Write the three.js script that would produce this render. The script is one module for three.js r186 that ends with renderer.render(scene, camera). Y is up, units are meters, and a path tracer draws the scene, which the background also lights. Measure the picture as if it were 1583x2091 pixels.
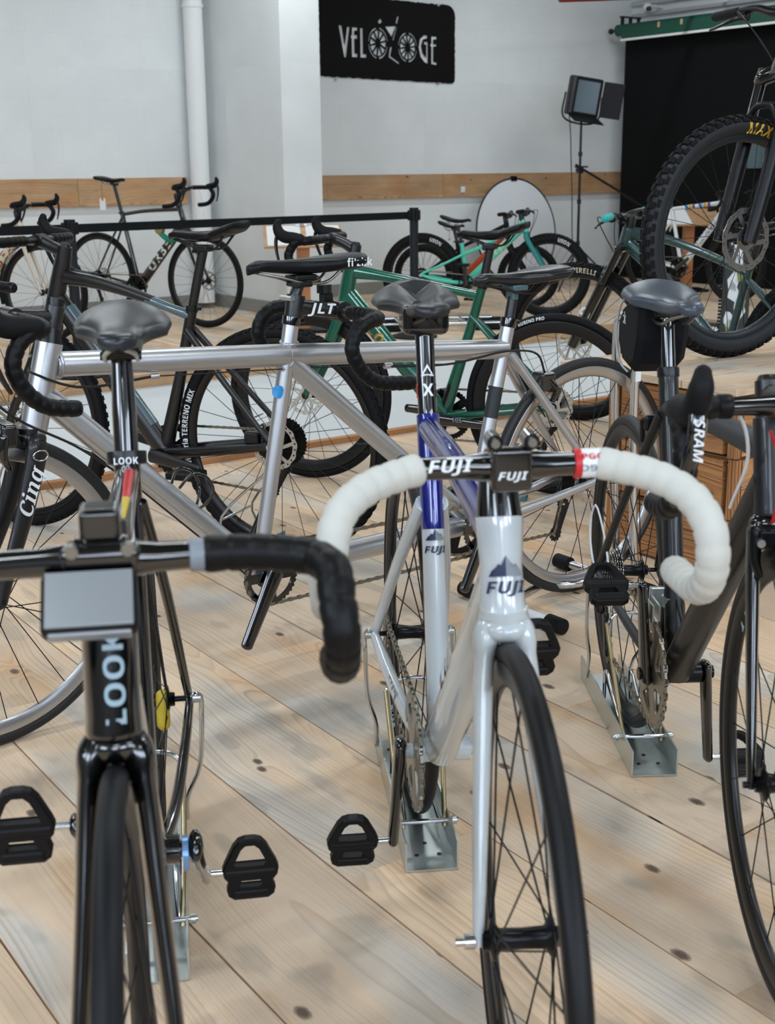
import * as THREE from 'three';
import { mergeGeometries, mergeVertices } from 'three/addons/utils/BufferGeometryUtils.js';
import { RoundedBoxGeometry } from 'three/addons/geometries/RoundedBoxGeometry.js';
import { RectAreaLightUniformsLib } from 'three/addons/lights/RectAreaLightUniformsLib.js';
import { FontLoader } from 'three/addons/loaders/FontLoader.js';

// ---------- camera, light, exposure ----------
const scene = new THREE.Scene();
const camera = new THREE.PerspectiveCamera(43.66, 1583 / 2091, 0.05, 60);
camera.position.set(0, 1.1767, 0);
camera.rotation.set(-0.2621, 0, -0.0098);
camera.focus = 3.1; camera.userData.fStop = 8;
const renderer = new THREE.WebGLRenderer({ antialias: true });
renderer.toneMapping = THREE.LinearToneMapping;
renderer.toneMappingExposure = 1.7;
renderer.shadowMap.enabled = true;
RectAreaLightUniformsLib.init();
scene.background = new THREE.Color(0x0a0b0c);
const LAMP_POWER = 26, LAMP_TINT = 0xeff6fa, WINDOW_POWER = 6.5, WINDOW_TINT = 0xdcebff;

// room frame: s runs along the far wall, d towards it
const A = 0.6276, CA = Math.cos(A), SA = Math.sin(A);
const W = (s, d, y = 0) => new THREE.Vector3(s * CA - d * SA, y, -(s * SA + d * CA));
const sub = (s, d) => s;
// ---------- random, noise ----------
let seed = 12345;
const rnd = () => { seed = (seed * 1664525 + 1013904223) >>> 0; return seed / 4294967296; };
const rr = (a, b) => a + (b - a) * rnd();
const hash = (x, y) => { let h = Math.imul(x, 374761393) ^ Math.imul(y, 668265263); h = Math.imul(h ^ (h >>> 13), 1274126177); return ((h ^ (h >>> 16)) >>> 0) / 4294967296; };
const vn = (x, y) => { const i = Math.floor(x), j = Math.floor(y), f = x - i, g = y - j, a = f * f * (3 - 2 * f), b = g * g * (3 - 2 * g); return (hash(i, j) * (1 - a) + hash(i + 1, j) * a) * (1 - b) + (hash(i, j + 1) * (1 - a) + hash(i + 1, j + 1) * a) * b; };
const fbm = (x, y, o = 3) => { let s = 0, a = .5; for (let i = 0; i < o; i++) { s += a * vn(x, y); x *= 2.03; y *= 2.03; a *= .5; } return s; };
const lerp = (a, b, t) => a + (b - a) * t, clamp = (x, a = 0, b = 1) => Math.min(b, Math.max(a, x));

// ---------- materials ----------
const std = (color, roughness = .5, metalness = 0, o = {}) => new THREE.MeshPhysicalMaterial({ color, roughness, metalness, ...o });
const M = {
  gloss: std(0x040506, .16, 0, { clearcoat: 1, clearcoatRoughness: .05 }), satin: std(0x090a0d, .38, 0, { clearcoat: .3, clearcoatRoughness: .3 }),
  matte: std(0x0e0f12, .55), rubber: std(0x0b0c0e, .6), tyre: std(0x0b0c0f, .66), knob: std(0x0b0b0d, .75), tape: std(0x090a0c, .45),
  alu: std(0xc6c8cb, .36, .92), rim: std(0xbfc1c4, .33, 1), chrome: std(0xcfd2d5, .16, 1), steel: std(0x9b9a94, .32, 1), zinc: std(0xc7cfcd, .3, .9), brass: std(0xb7a780, .33, .9),
  black: std(0x0c0d0f, .35, .1), blackMetal: std(0x131417, .3, .6), spoke: std(0x1b1c1e, .35, .7), spokeS: std(0x8b8d90, .3, 1),
  white: std(0xc2cacd, .22, 0, { clearcoat: 1, clearcoatRoughness: .06 }), whiteTape: std(0xc6c6be, .7), blue: std(0x0a1a78, .2, .2, { clearcoat: 1, clearcoatRoughness: .04 }), navy: std(0x141d46, .4), greyPrint: std(0x7d858c, .4),
  green: std(0x0f5c48, .22, .25, { clearcoat: 1, clearcoatRoughness: .05 }), teal: std(0x52686f, .35, .2, { clearcoat: .6 }), mtbGreen: std(0x36504f, .3, .4, { clearcoat: .8, clearcoatRoughness: .12 }), mint: std(0x4fcdb0, .35, 0, { clearcoat: .6 }), mintDark: std(0x177a78, .35), aqua: std(0x2fb5b3, .6), cream: std(0xd8cdb9, .3, 0, { clearcoat: .8 }), gold: std(0xb89a5a, .35, .6), orange: std(0xb8481e, .4), yellow: std(0xc9b02e, .5), red: std(0xc4242a, .4), pipeRed: std(0x8e2a22, .45),
  greyFrame: std(0x2b2d31, .5), carbon: std(0x0b0c0f, .42, 0, { clearcoat: .25 }), print: std(0xe4e8ea, .45), printSoft: std(0x9db6c2, .45), maxx: std(0xd0a41c, .55), paleBlue: std(0x9fc3d6, .5),
  saddle: std(0x0c0e11, .42), saddleGloss: std(0x111418, .3), paper: std(0xe6e9e8, .8), kraft: std(0xc6a37c, .7), barrier: std(0x111417, .5), barrierPost: std(0x1f2327, .45), belt: std(0x060b0d, .7),
  paint: std(0xeceeed, .75), paintGrey: std(0xb9bdbd, .8), concrete: std(0x8d8d88, .9), plastic: std(0x0d0e11, .45), blueFoot: std(0x2a7f9c, .5), rollGreen: std(0x0e4a39, .6), backdrop: std(0x060708, .85), lens: std(0x6d7d88, .25), reflector: std(0xdfe4e8, .6), shadowGrey: std(0x50555c, .5), bag: std(0x0d0f14, .8), piping: std(0xa9b2ba, .5), rotor: std(0xb9bbbb, .3, 1), rotorW: std(0xc9c7bd, .4, .5), cog: std(0x9c9a92, .35, 1), cogBlack: std(0x1a1a1b, .4, .8), chain: std(0x8f8a7e, .4, .9), sticker: std(0x2a8fd0, .4), purple: std(0x6a4f86, .5), phone: std(0x9aa0a4, .22, .4), wire: std(0x0c0c0d, .5),
};
for (const k of ['rubber', 'tyre', 'knob', 'tape', 'saddle', 'plastic', 'belt', 'matte', 'bag', 'backdrop', 'barrier', 'barrierPost']) M[k].specularIntensity = .45;
// ---------- tags ----------
const taken = {};
const numbered = n => { const k = taken[n] = (taken[n] ?? -1) + 1; return k ? n + '_' + String(k).padStart(3, '0') : n; };
const shade = o => { o.traverse(c => { if (c.isMesh) { c.castShadow = true; c.receiveShadow = true; } }); return o; };
function thing(name, label, category, pos, rotY = 0, group) { const o = new THREE.Group(); o.name = numbered(name); if (pos) o.position.copy(pos); o.rotation.y = rotY; o.userData = { label, category }; if (group) o.userData.group = group; scene.add(o); return o; }
function mesh(name, geo, mat, parent, data) { const g = Array.isArray(geo) ? merge(geo) : geo; const o = new THREE.Mesh(g, mat); o.name = parent ? name : numbered(name); if (data) Object.assign(o.userData, data); o.castShadow = o.receiveShadow = true; (parent || scene).add(o); return o; }
const struct = (name, geo, mat) => mesh(name, geo, mat, null, { kind: 'structure' });
// ---------- geometry ----------
function prep(g) { g = g.clone(); for (const k of Object.keys(g.attributes)) if (!['position', 'normal', 'uv'].includes(k)) g.deleteAttribute(k); if (!g.attributes.uv) g.setAttribute('uv', new THREE.BufferAttribute(new Float32Array(g.attributes.position.count * 2), 2)); if (!g.attributes.normal) g.computeVertexNormals(); if (!g.index) g.setIndex([...Array(g.attributes.position.count).keys()]); return g; }
const merge = list => list.length === 1 ? list[0] : mergeGeometries(list.map(prep));
const V = p => p.isVector3 ? p : new THREE.Vector3(p[0], p[1], p[2] || 0);
// swept tube; r: number, [r...] or [[side, other]...] along the path
function sweep(P, r, o = {}) {
  const pts = P.map(V), n = o.n ?? (pts.length === 2 ? 1 : (pts.length - 1) * 6), m = o.m ?? 10;
  const samp = [], tang = [];
  if (pts.length === 2 || o.poly) { const N = pts.length === 2 ? n : pts.length - 1; for (let i = 0; i <= N; i++) { if (pts.length === 2) { samp.push(pts[0].clone().lerp(pts[1], i / N)); tang.push(pts[1].clone().sub(pts[0]).normalize()); } else { samp.push(pts[i].clone()); const a = pts[Math.max(0, i - 1)], b = pts[Math.min(N, i + 1)]; tang.push(b.clone().sub(a).normalize()); } } }
  else { const c = new THREE.CatmullRomCurve3(pts, !!o.closed, 'centripetal'); for (let i = 0; i <= n; i++) { samp.push(c.getPoint(i / n)); tang.push(c.getTangent(i / n)); } }
  const N = samp.length - 1;
  let side = V(o.side || [0, 0, 1]).clone(); if (Math.abs(side.dot(tang[0])) > .9) side.set(0, 1, 0); if (Math.abs(side.dot(tang[0])) > .9) side.set(1, 0, 0);
  const rad = t => { if (typeof r === 'number') return [r, r]; const f = t * (r.length - 1), i = Math.min(r.length - 2, Math.floor(f)), g = f - i, a = Array.isArray(r[i]) ? r[i] : [r[i], r[i]], b = Array.isArray(r[i + 1]) ? r[i + 1] : [r[i + 1], r[i + 1]]; return [lerp(a[0], b[0], g), lerp(a[1], b[1], g)]; };
  const pos = [], uv = [], idx = []; let len = 0;
  const ring = (c, s, nn, ra, rb, v) => { for (let j = 0; j <= m; j++) { const a = j / m * Math.PI * 2, x = Math.cos(a) * ra, y = Math.sin(a) * rb; pos.push(c.x + s.x * x + nn.x * y, c.y + s.y * x + nn.y * y, c.z + s.z * x + nn.z * y); uv.push(j / m, v); } };
  let rings = 0;
  for (let i = 0; i <= N; i++) {
    side.addScaledVector(tang[i], -side.dot(tang[i])).normalize(); const nn = tang[i].clone().cross(side); const [ra, rb] = rad(i / N); if (i) len += samp[i].distanceTo(samp[i - 1]);
    if (i === 0 && !o.closed && o.cap !== false) { const e = o.round ? Math.min(ra, rb) : Math.min(.0015, ra * .3); if (o.round) for (const q of [.15, .45, .75]) { ring(samp[0].clone().addScaledVector(tang[0], -e * Math.cos(q * Math.PI / 2)), side, nn, ra * Math.sin(q * Math.PI / 2), rb * Math.sin(q * Math.PI / 2), 0); rings++; } else { ring(samp[0].clone().addScaledVector(tang[0], -e * .5), side, nn, Math.max(ra - e, ra * .5), Math.max(rb - e, rb * .5), 0); rings++; } }
    ring(samp[i], side, nn, ra, rb, len); rings++;
    if (i === N && !o.closed && o.cap !== false) { const e = o.round ? Math.min(ra, rb) : Math.min(.0015, ra * .3); if (o.round) for (const q of [.75, .45, .15]) { ring(samp[N].clone().addScaledVector(tang[N], e * Math.cos(q * Math.PI / 2)), side, nn, ra * Math.sin(q * Math.PI / 2), rb * Math.sin(q * Math.PI / 2), len); rings++; } else { ring(samp[N].clone().addScaledVector(tang[N], e * .5), side, nn, Math.max(ra - e, ra * .5), Math.max(rb - e, rb * .5), len); rings++; } }
  }
  for (let i = 0; i < rings - 1; i++) for (let j = 0; j < m; j++) { const a = i * (m + 1) + j, b = a + m + 1; idx.push(a, b, a + 1, a + 1, b, b + 1); }
  if (!o.closed && o.cap !== false) for (const [i, f] of [[0, 1], [rings - 1, 0]]) { const c = pos.length / 3; let x = 0, y = 0, z = 0; for (let j = 0; j < m; j++) { const k = (i * (m + 1) + j) * 3; x += pos[k]; y += pos[k + 1]; z += pos[k + 2]; } pos.push(x / m, y / m, z / m); uv.push(.5, f ? 0 : len); for (let j = 0; j < m; j++) { const k = i * (m + 1) + j; f ? idx.push(c, k, k + 1) : idx.push(c, k + 1, k); } }
  const g = new THREE.BufferGeometry(); g.setAttribute('position', new THREE.Float32BufferAttribute(pos, 3)); g.setAttribute('uv', new THREE.Float32BufferAttribute(uv, 2)); g.setIndex(idx); g.computeVertexNormals();
  // weld the seam normals
  const nr = g.attributes.normal; for (let i = 0; i < rings; i++) { const a = i * (m + 1), b = a + m; const v = new THREE.Vector3(nr.getX(a) + nr.getX(b), nr.getY(a) + nr.getY(b), nr.getZ(a) + nr.getZ(b)).normalize(); nr.setXYZ(a, v.x, v.y, v.z); nr.setXYZ(b, v.x, v.y, v.z); }
  return g;
}
const box = (w, h, d, x = 0, y = 0, z = 0, bev = 0) => { const g = bev ? new RoundedBoxGeometry(w, h, d, 2, bev) : new THREE.BoxGeometry(w, h, d); g.translate(x, y, z); return g; };
const cyl = (r, h, x = 0, y = 0, z = 0, axis = 'y', n = 16, r2) => { const g = new THREE.CylinderGeometry(r2 ?? r, r, h, n); if (axis === 'z') g.rotateX(Math.PI / 2); if (axis === 'x') g.rotateZ(Math.PI / 2); g.translate(x, y, z); return g; };
const latheZ = (prof, n = 72) => { const g = new THREE.LatheGeometry(prof.map(p => new THREE.Vector2(p[0], p[1])), n); g.rotateX(Math.PI / 2); return g; };
const extr = (shape, depth, bev = 0, seg = 6) => { const g = new THREE.ExtrudeGeometry(shape, { depth, bevelEnabled: bev > 0, bevelSize: bev, bevelThickness: bev, bevelSegments: 1, curveSegments: seg }); g.translate(0, 0, -depth / 2); return g; };
const poly = (pts) => { const s = new THREE.Shape(); pts.forEach((p, i) => i ? s.lineTo(p[0], p[1]) : s.moveTo(p[0], p[1])); s.closePath(); return s; };
const fonts = { bold: await new FontLoader().loadAsync('fonts/droid/droid_sans_bold.typeface.json'), serif: await new FontLoader().loadAsync('fonts/droid/droid_serif_bold.typeface.json') };
function textGeo(str, size, map, o = {}) {  // flat lettering laid on a surface by map(x, y) -> Vector3
  const g = new THREE.ShapeGeometry(fonts[o.font || 'bold'].generateShapes(str, size), 4); g.computeBoundingBox(); const b = g.boundingBox, cx = (b.min.x + b.max.x) / 2, cy = (b.min.y + b.max.y) / 2, p = g.attributes.position;
  for (let i = 0; i < p.count; i++) { let x = (p.getX(i) - cx) * (o.sx || 1), y = p.getY(i) - cy; x += y * (o.slant || 0); const q = map(x, y); p.setXYZ(i, q.x, q.y, q.z); }
  g.computeVertexNormals(); return g;
}
// lettering (or any flat shape) along a tube from a to b, facing direction f, tube radius r or [towards f, across]
function onTube(a, b, r, f, o = {}) { const A0 = V(a), B0 = V(b), t = B0.clone().sub(A0).normalize(), c = A0.clone().lerp(B0, o.at ?? .5), F = V(f).clone(); F.addScaledVector(t, -F.dot(t)).normalize(); const up = F.clone().cross(t), [rf, ru] = Array.isArray(r) ? r : [r, r]; return (x, y) => { const along = o.across ? y : x, an = (o.across ? -x : y) / ru; return c.clone().addScaledVector(t, along).addScaledVector(F, Math.cos(an) * (rf + .0008)).addScaledVector(up, Math.sin(an) * (ru + .0008)); }; }
const tubeText = (str, size, a, b, r, f, o = {}) => textGeo(str, size, onTube(a, b, r, f, o), o);
function tubeShape(g, a, b, r, f, o = {}) { const m = onTube(a, b, r, f, o), q = g.attributes.position; for (let i = 0; i < q.count; i++) { const v = m(q.getX(i), q.getY(i)); q.setXYZ(i, v.x, v.y, v.z); } g.computeVertexNormals(); return g; }
// ---------- wood ----------
function woodTex(o) {
  const w = o.w || 512, h = o.h || 1024, LW = o.width, LH = o.length, data = new Uint8Array(w * h * 4), S = o.seed;
  const knots = []; for (let i = 0; i < o.knots; i++) knots.push([hash(S + i, 7) * LW, hash(S + i, 13) * LH, .006 + hash(S + i, 17) * o.knotR]);
  for (let j = 0; j < h; j++) for (let i = 0; i < w; i++) {
    const x = i / w * LW, y = j / h * LH; let rd = 0, kn = 0;
    const board = Math.floor(x / o.board), xb = x - board * o.board - o.board / 2, sb = S + board * 31.7;
    const xc = (fbm(y * .9 + sb, sb, 2) - .37) * .16, zz = .035 + (fbm(y * 1.3 + sb * 2, 3 + sb, 3) - .2) * .13;
    let push = 0; for (const k of knots) { const dx = (x - k[0]) / k[2], dy = (y - k[1]) / (k[2] * 1.7), q = dx * dx + dy * dy; if (q < 30) { push += Math.exp(-q / 5) * .012; if (q < 2.2) kn = Math.max(kn, clamp(1.25 - q * .8 + (vn(x * 900, y * 300) - .5) * .5)); } }
    rd = Math.hypot(xb - xc, zz) + push + (vn(x * 60, y * 5 + sb) - .5) * .0025;
    const ph = rd / o.ring + 2.2 * fbm(rd * 90 + sb, sb, 2) + 40, fr = ph % 1, late = Math.pow(fr, 3) * (fr > .9 ? (1 - fr) / .1 : 1) * (.35 + 1.1 * hash(Math.floor(ph), 3)) * (.55 + .9 * vn(x * 14, y * 2.2 + sb));
    const fine = (vn(x * 1400, y * 18 + sb) + vn(x * 420, y * 6 + sb)) * .5 - .5, blotch = fbm(x * 9 + S, y * 3.2, 3) - .43, stain = fbm(x * 16 + 40 + S, y * 7 + 9, 3), grey = clamp((fbm(x * 5 + S * 3, y * 2.1 + 50, 3) - .47) * 5);
    let t = clamp(late * o.contrast + fine * o.fine + (vn(x * 8 + sb, y * .7) - .5) * .15), c = [0, 1, 2].map(k => lerp(o.light[k], o.dark[k], t));
    const tone = 1 + blotch * o.blotch + (hash(board + S, 5) - .5) * o.tone; const gl = (c[0] + c[1] + c[2]) / 3;
    const st = clamp((stain - .59) * 12) * o.stain, warm = clamp((fbm(x * 7 + S * 5 + 9, y * 3 + 20, 3) - .5) * 5) * (o.warm ?? 0);
    for (let k = 0; k < 3; k++) { let v = lerp(c[k], gl * .98 + (k === 2 ? -4 : 0), grey * o.grey) * tone; v = lerp(v, v * [.62, .66, .7][k], st); v *= 1 - warm * [.02, .09, .18][k]; v = lerp(v, o.knotC[k], kn * .85); data[(j * w + i) * 4 + k] = clamp(v, 0, 255); }
    data[(j * w + i) * 4 + 3] = 255;
  }
  const t = new THREE.DataTexture(data, w, h); t.colorSpace = THREE.SRGBColorSpace; t.magFilter = THREE.LinearFilter; t.minFilter = THREE.LinearMipmapLinearFilter; t.generateMipmaps = true; t.wrapS = t.wrapT = THREE.RepeatWrapping; t.repeat.set(1 / LW, 1 / LH); t.needsUpdate = true; return t;
}
const woodMat = (o, rough) => { const t = woodTex(o); return new THREE.MeshPhysicalMaterial({ map: t, roughness: rough, bumpMap: t, bumpScale: .0006 }); };
const FLOOR = { warm: 1, width: .9, length: 3.6, w: 640, h: 1536, board: .3, ring: .008, contrast: .42, fine: .16, blotch: .22, tone: .08, stain: .26, grey: .62, knots: 26, knotR: .004, light: [224, 198, 169], dark: [174, 141, 108], knotC: [72, 54, 42] };
const floorMats = [woodMat({ ...FLOOR, seed: 11 }, .55), woodMat({ ...FLOOR, seed: 57, light: [217, 194, 168], dark: [170, 140, 110] }, .58), woodMat({ ...FLOOR, seed: 93, light: [226, 199, 168], dark: [176, 142, 108], contrast: .5 }, .52)];
const boardMat = woodMat({ ...FLOOR, seed: 133, ring: .006, contrast: .8, grey: .15, stain: .15, board: .45, light: [196, 158, 118], dark: [140, 96, 58], knots: 14 }, .6);
const crateMat = woodMat({ ...FLOOR, seed: 211, ring: .0085, contrast: 1.1, fine: .25, grey: .05, stain: .1, blotch: .35, board: .3, light: [188, 136, 88], dark: [96, 56, 28], knots: 10, knotC: [60, 36, 22] }, .6);
const trimMat = woodMat({ ...FLOOR, seed: 301, ring: .005, contrast: .6, grey: .05, stain: .1, light: [186, 134, 88], dark: [138, 88, 50], knots: 6 }, .6);
const postMat = woodMat({ ...FLOOR, seed: 331, ring: .004, contrast: .4, grey: 0, stain: .05, light: [190, 128, 80], dark: [150, 92, 52], knots: 2 }, .55);
// a plank: box of width w (x), height h, length l (z) with uv in metres, grain along 'grain'
function plank(w, h, l, o = {}) {
  const g = new THREE.BoxGeometry(w, h, l), p = g.attributes.position, n = g.attributes.normal, u = g.attributes.uv, ou = rr(0, 3), ov = rr(0, 3), gx = o.grain === 'x', gy = o.grain === 'y';
  for (let i = 0; i < p.count; i++) { const x = p.getX(i), y = p.getY(i), z = p.getZ(i); const ax = Math.abs(n.getX(i)), ay = Math.abs(n.getY(i)); let al, ac; if (gx) { al = x; ac = ay > .5 ? z : y; if (ax > .5) al = z * .2, ac = y; } else if (gy) { al = y; ac = ax > .5 ? z : x; } else { al = z; ac = ay > .5 ? x : y; if (Math.abs(n.getZ(i)) > .5) { al = x * .2; ac = y; } } u.setXY(i, ac + ou, al + ov); }
  return g;
}
// painted wall surface
function wallTex(S, joint) {
  const w = 512, h = 512, d = new Uint8Array(w * h * 4), b = new Uint8Array(w * h * 4);
  for (let j = 0; j < h; j++) for (let i = 0; i < w; i++) {
    const x = i / w * 2, y = j / h * 2; const wob = (vn(x * 6, y * 6 + S) - .5) * .01; const row = Math.floor((y + wob) / .25), fy = ((y + wob) / .25) % 1, fx = ((x + wob + (row % 2) * .25) / .5) % 1;
    const jt = joint && (fy < .03 || fx < .014) ? hash(row, Math.floor(i / 6)) * .7 : 0, n = vn(x * 60, y * 60 + S) * .25 + vn(x * 200, y * 200) * .2 + fbm(x * 4, y * 4 + S) * .4, speck = hash(i, j + S) > .9995 ? .25 : 0;
    const v = 1 - jt * .035 - speck + (fbm(x * 3 + S, y * 3, 3) - .43) * .06; for (let k = 0; k < 3; k++) { d[(j * w + i) * 4 + k] = clamp([228, 232, 232][k] * v, 0, 255); b[(j * w + i) * 4 + k] = clamp((n * .6 + .4 - jt * .5) * 200, 0, 255); } d[(j * w + i) * 4 + 3] = b[(j * w + i) * 4 + 3] = 255;
  }
  const mk = (a, c) => { const t = new THREE.DataTexture(a, w, h); if (c) t.colorSpace = THREE.SRGBColorSpace; t.magFilter = THREE.LinearFilter; t.wrapS = t.wrapT = THREE.RepeatWrapping; t.repeat.set(.5, .5); t.needsUpdate = true; return t; };
  return new THREE.MeshPhysicalMaterial({ map: mk(d, 1), bumpMap: mk(b, 0), bumpScale: .002, roughness: .72 });
}
const wallPlain = wallTex(3, false), wallBlock = wallTex(9, true);
// box in the room frame: s0..s1, y0..y1, d0..d1, uv in metres
function roomBox(s0, s1, y0, y1, d0, d1) { const g = new THREE.BoxGeometry(s1 - s0, y1 - y0, d1 - d0), p = g.attributes.position, n = g.attributes.normal, u = g.attributes.uv; g.translate((s0 + s1) / 2, (y0 + y1) / 2, -(d0 + d1) / 2); for (let i = 0; i < p.count; i++) { const ay = Math.abs(n.getY(i)) > .5, ax = Math.abs(n.getX(i)) > .5; u.setXY(i, ax ? p.getZ(i) : p.getX(i), ay ? p.getZ(i) : p.getY(i)); } return g; }
const toRoom = o => { o.rotation.y = A; return o; };   // geometry given as (s, y, -d)
// ---------- room ----------
const S0 = -4, S1 = 10.85, D0 = -5, D1 = 10.35, CE = 3.45, PIT0 = 4.63, PIT1 = 7.05, PITS = 7.9;
const floor = toRoom(struct('floor', [roomBox(S0 - .2, S1 + .2, -.3, -.026, D0 - .2, PIT0), roomBox(S0 - .2, S1 + .2, -.3, -.026, PIT1, D1 + .2), roomBox(PITS, S1 + .2, -.3, -.026, PIT0, PIT1)], std(0x2a1c12, .9)));
const addPlank = (s0, s1, d0, d1, tilt = 0, y = 0) => { const o = mesh('plank', plank(s1 - s0 - .0042, .026, d1 - d0), floorMats[Math.floor(rnd() * 3)], floor); o.position.set((s0 + s1) / 2 + ((d0 + d1) / 2 - 2) * tilt, y - .0135 + rr(-.0012, .0004), -(d0 + d1) / 2); o.rotation.y = -tilt; };
{ const lines = [.55, .815, 1.095, 1.385, 1.677, 1.885, 2.18]; let x = .55; while (x > -3.4) { x -= rr(.22, .3); lines.unshift(x); } x = 2.18; while (x < 8.4) { x += rr(.22, .3); lines.push(x); }
  for (let i = 0; i < lines.length - 1; i++) addPlank(lines[i], lines[i + 1], -2.6, PIT0 - .01, .022); }
{ let x = -2; while (x < S1 - .3) { const w = rr(.2, .28), e = Math.min(x + w, S1 - .02); addPlank(x, e, PIT1 + .0, D1 - .02); if (x > PITS + .05) addPlank(x, e, PIT0 + .02, PIT1 - .004); x = e; } }
toRoom(struct('wall_back', [roomBox(S0 - .2, S1 + .2, -.3, CE + .1, D1, D1 + .2)], wallBlock));
toRoom(struct('wall_right', roomBox(S1, S1 + .2, -.3, CE + .1, D0 - .2, D1 + .2), wallBlock));
toRoom(struct('wall_left', roomBox(S0 - .2, S0, -.3, CE + .1, D0 - .2, D1 + .2), std(0x8b8a86, .8)));
toRoom(struct('wall_front', roomBox(S0 - .2, S1 + .2, -.3, CE + .1, D0 - .2, D0), std(0x5a5854, .8)));
toRoom(struct('ceiling', roomBox(S0 - .2, S1 + .2, CE, CE + .2, D0 - .2, D1 + .2), std(0x6b6a67, .9)));
toRoom(struct('wall_pier', roomBox(5.6, 5.97, 0, CE, 9.1, D1 + .02), wallPlain));
toRoom(struct('floor_lower', roomBox(S0 - .2, PITS + .1, -1.7, -1.5, PIT0 - .1, PIT1 + .1), M.paint)); const pitWall = toRoom(struct('wall_stairwell', [roomBox(S0, PITS, -1.5, -.075, PIT1 - .012, PIT1 + .1), roomBox(S0, PITS, -1.5, -.03, PIT0 - .1, PIT0 + .006), roomBox(PITS - .006, PITS + .1, -1.5, -.03, PIT0 - .1, PIT1 + .1)], M.paint));
const strip = (name, s0, s1, y0, y1, d0, d1, mat) => { const g = plank(s1 - s0, y1 - y0, d1 - d0, { grain: 'x' }); g.translate((s0 + s1) / 2, (y0 + y1) / 2, -(d0 + d1) / 2); return toRoom(struct(name, g, mat)); };
strip('trim_1', S0, PITS, -.078, -.002, PIT1 - .03, PIT1 - .001, boardMat);
strip('trim_2', S0, PITS + .02, .001, .027, PIT0 - .012, PIT0 + .03, trimMat);
toRoom(struct('baseboard_back', [roomBox(S0, 5.6, .001, .11, D1 - .02, D1), roomBox(5.58, 5.6, .001, .11, 9.08, D1), roomBox(5.58, 5.99, .001, .11, 9.08, 9.1), roomBox(5.97, S1, .001, .11, D1 - .02, D1)], M.concrete));
// wooden boards along the far wall
function wallBoard(label, parts) { const t = thing('wall_board', label, 'board'); t.rotation.y = A; for (const [s0, s1] of parts) { const g = plank(s1 - s0 - .004, .225, .045, { grain: 'x' }); g.translate((s0 + s1) / 2, 1.0125, -(D1 - .0235)); mesh('board', g, boardMat, t); } return t; }
wallBoard('long pine board on the white wall left of the drainpipe', [[1.2, 4.35], [4.35, 5.36]]);
wallBoard('long pine board on the white wall beneath the metal sign', [[5.98, 8.2], [8.2, 10.83]]);
{ const o = thing('wall_socket', 'small white socket on the pine board beside the round reflector', 'socket'); o.rotation.y = A; mesh('plate', box(.05, .06, .012, 8.45, .97, -(D1 - .054), .004), M.paint, o); mesh('button', box(.03, .035, .006, 8.45, .97, -(D1 - .062), .002), M.paper, o); }
// drainpipe with clamp and a grey paint patch
{ const t = thing('drainpipe', 'white painted drainpipe standing in the wall corner beside the pier', 'pipe'); const c = W(5.44, 10.22), up = y => [c.x, y, c.z];
  mesh('pipe', sweep([up(.05), up(CE)], .082, { m: 28, n: 4 }), M.paint, t); mesh('bracket', sweep([up(2.5), up(2.53)], .09, { m: 28 }), M.paint, t); const k = W(5.54, 10.24); mesh('bolt', sweep([[k.x, 2.515, k.z], [k.x + .03, 2.515, k.z - .02]], .008), M.zinc, t);
  const p = new THREE.BufferGeometry(), pos = [], idx = []; for (let i = 0; i <= 14; i++) { const a0 = .25, a1 = 1.15; for (let j = 0; j < 2; j++) { const y = .74 + i * .022, an = A + Math.PI / 2 + lerp(a0, a1, j) + (hash(i, j) - .5) * .5 - 1.1, q = .0825; pos.push(c.x + Math.cos(an) * q, y, c.z + Math.sin(an) * q); } if (i) idx.push(2 * i - 2, 2 * i - 1, 2 * i, 2 * i, 2 * i - 1, 2 * i + 1); } p.setAttribute('position', new THREE.Float32BufferAttribute(pos, 3)); p.setIndex(idx); p.computeVertexNormals(); mesh('paint_patch', p, std(0x93a3aa, .7), t); }
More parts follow.
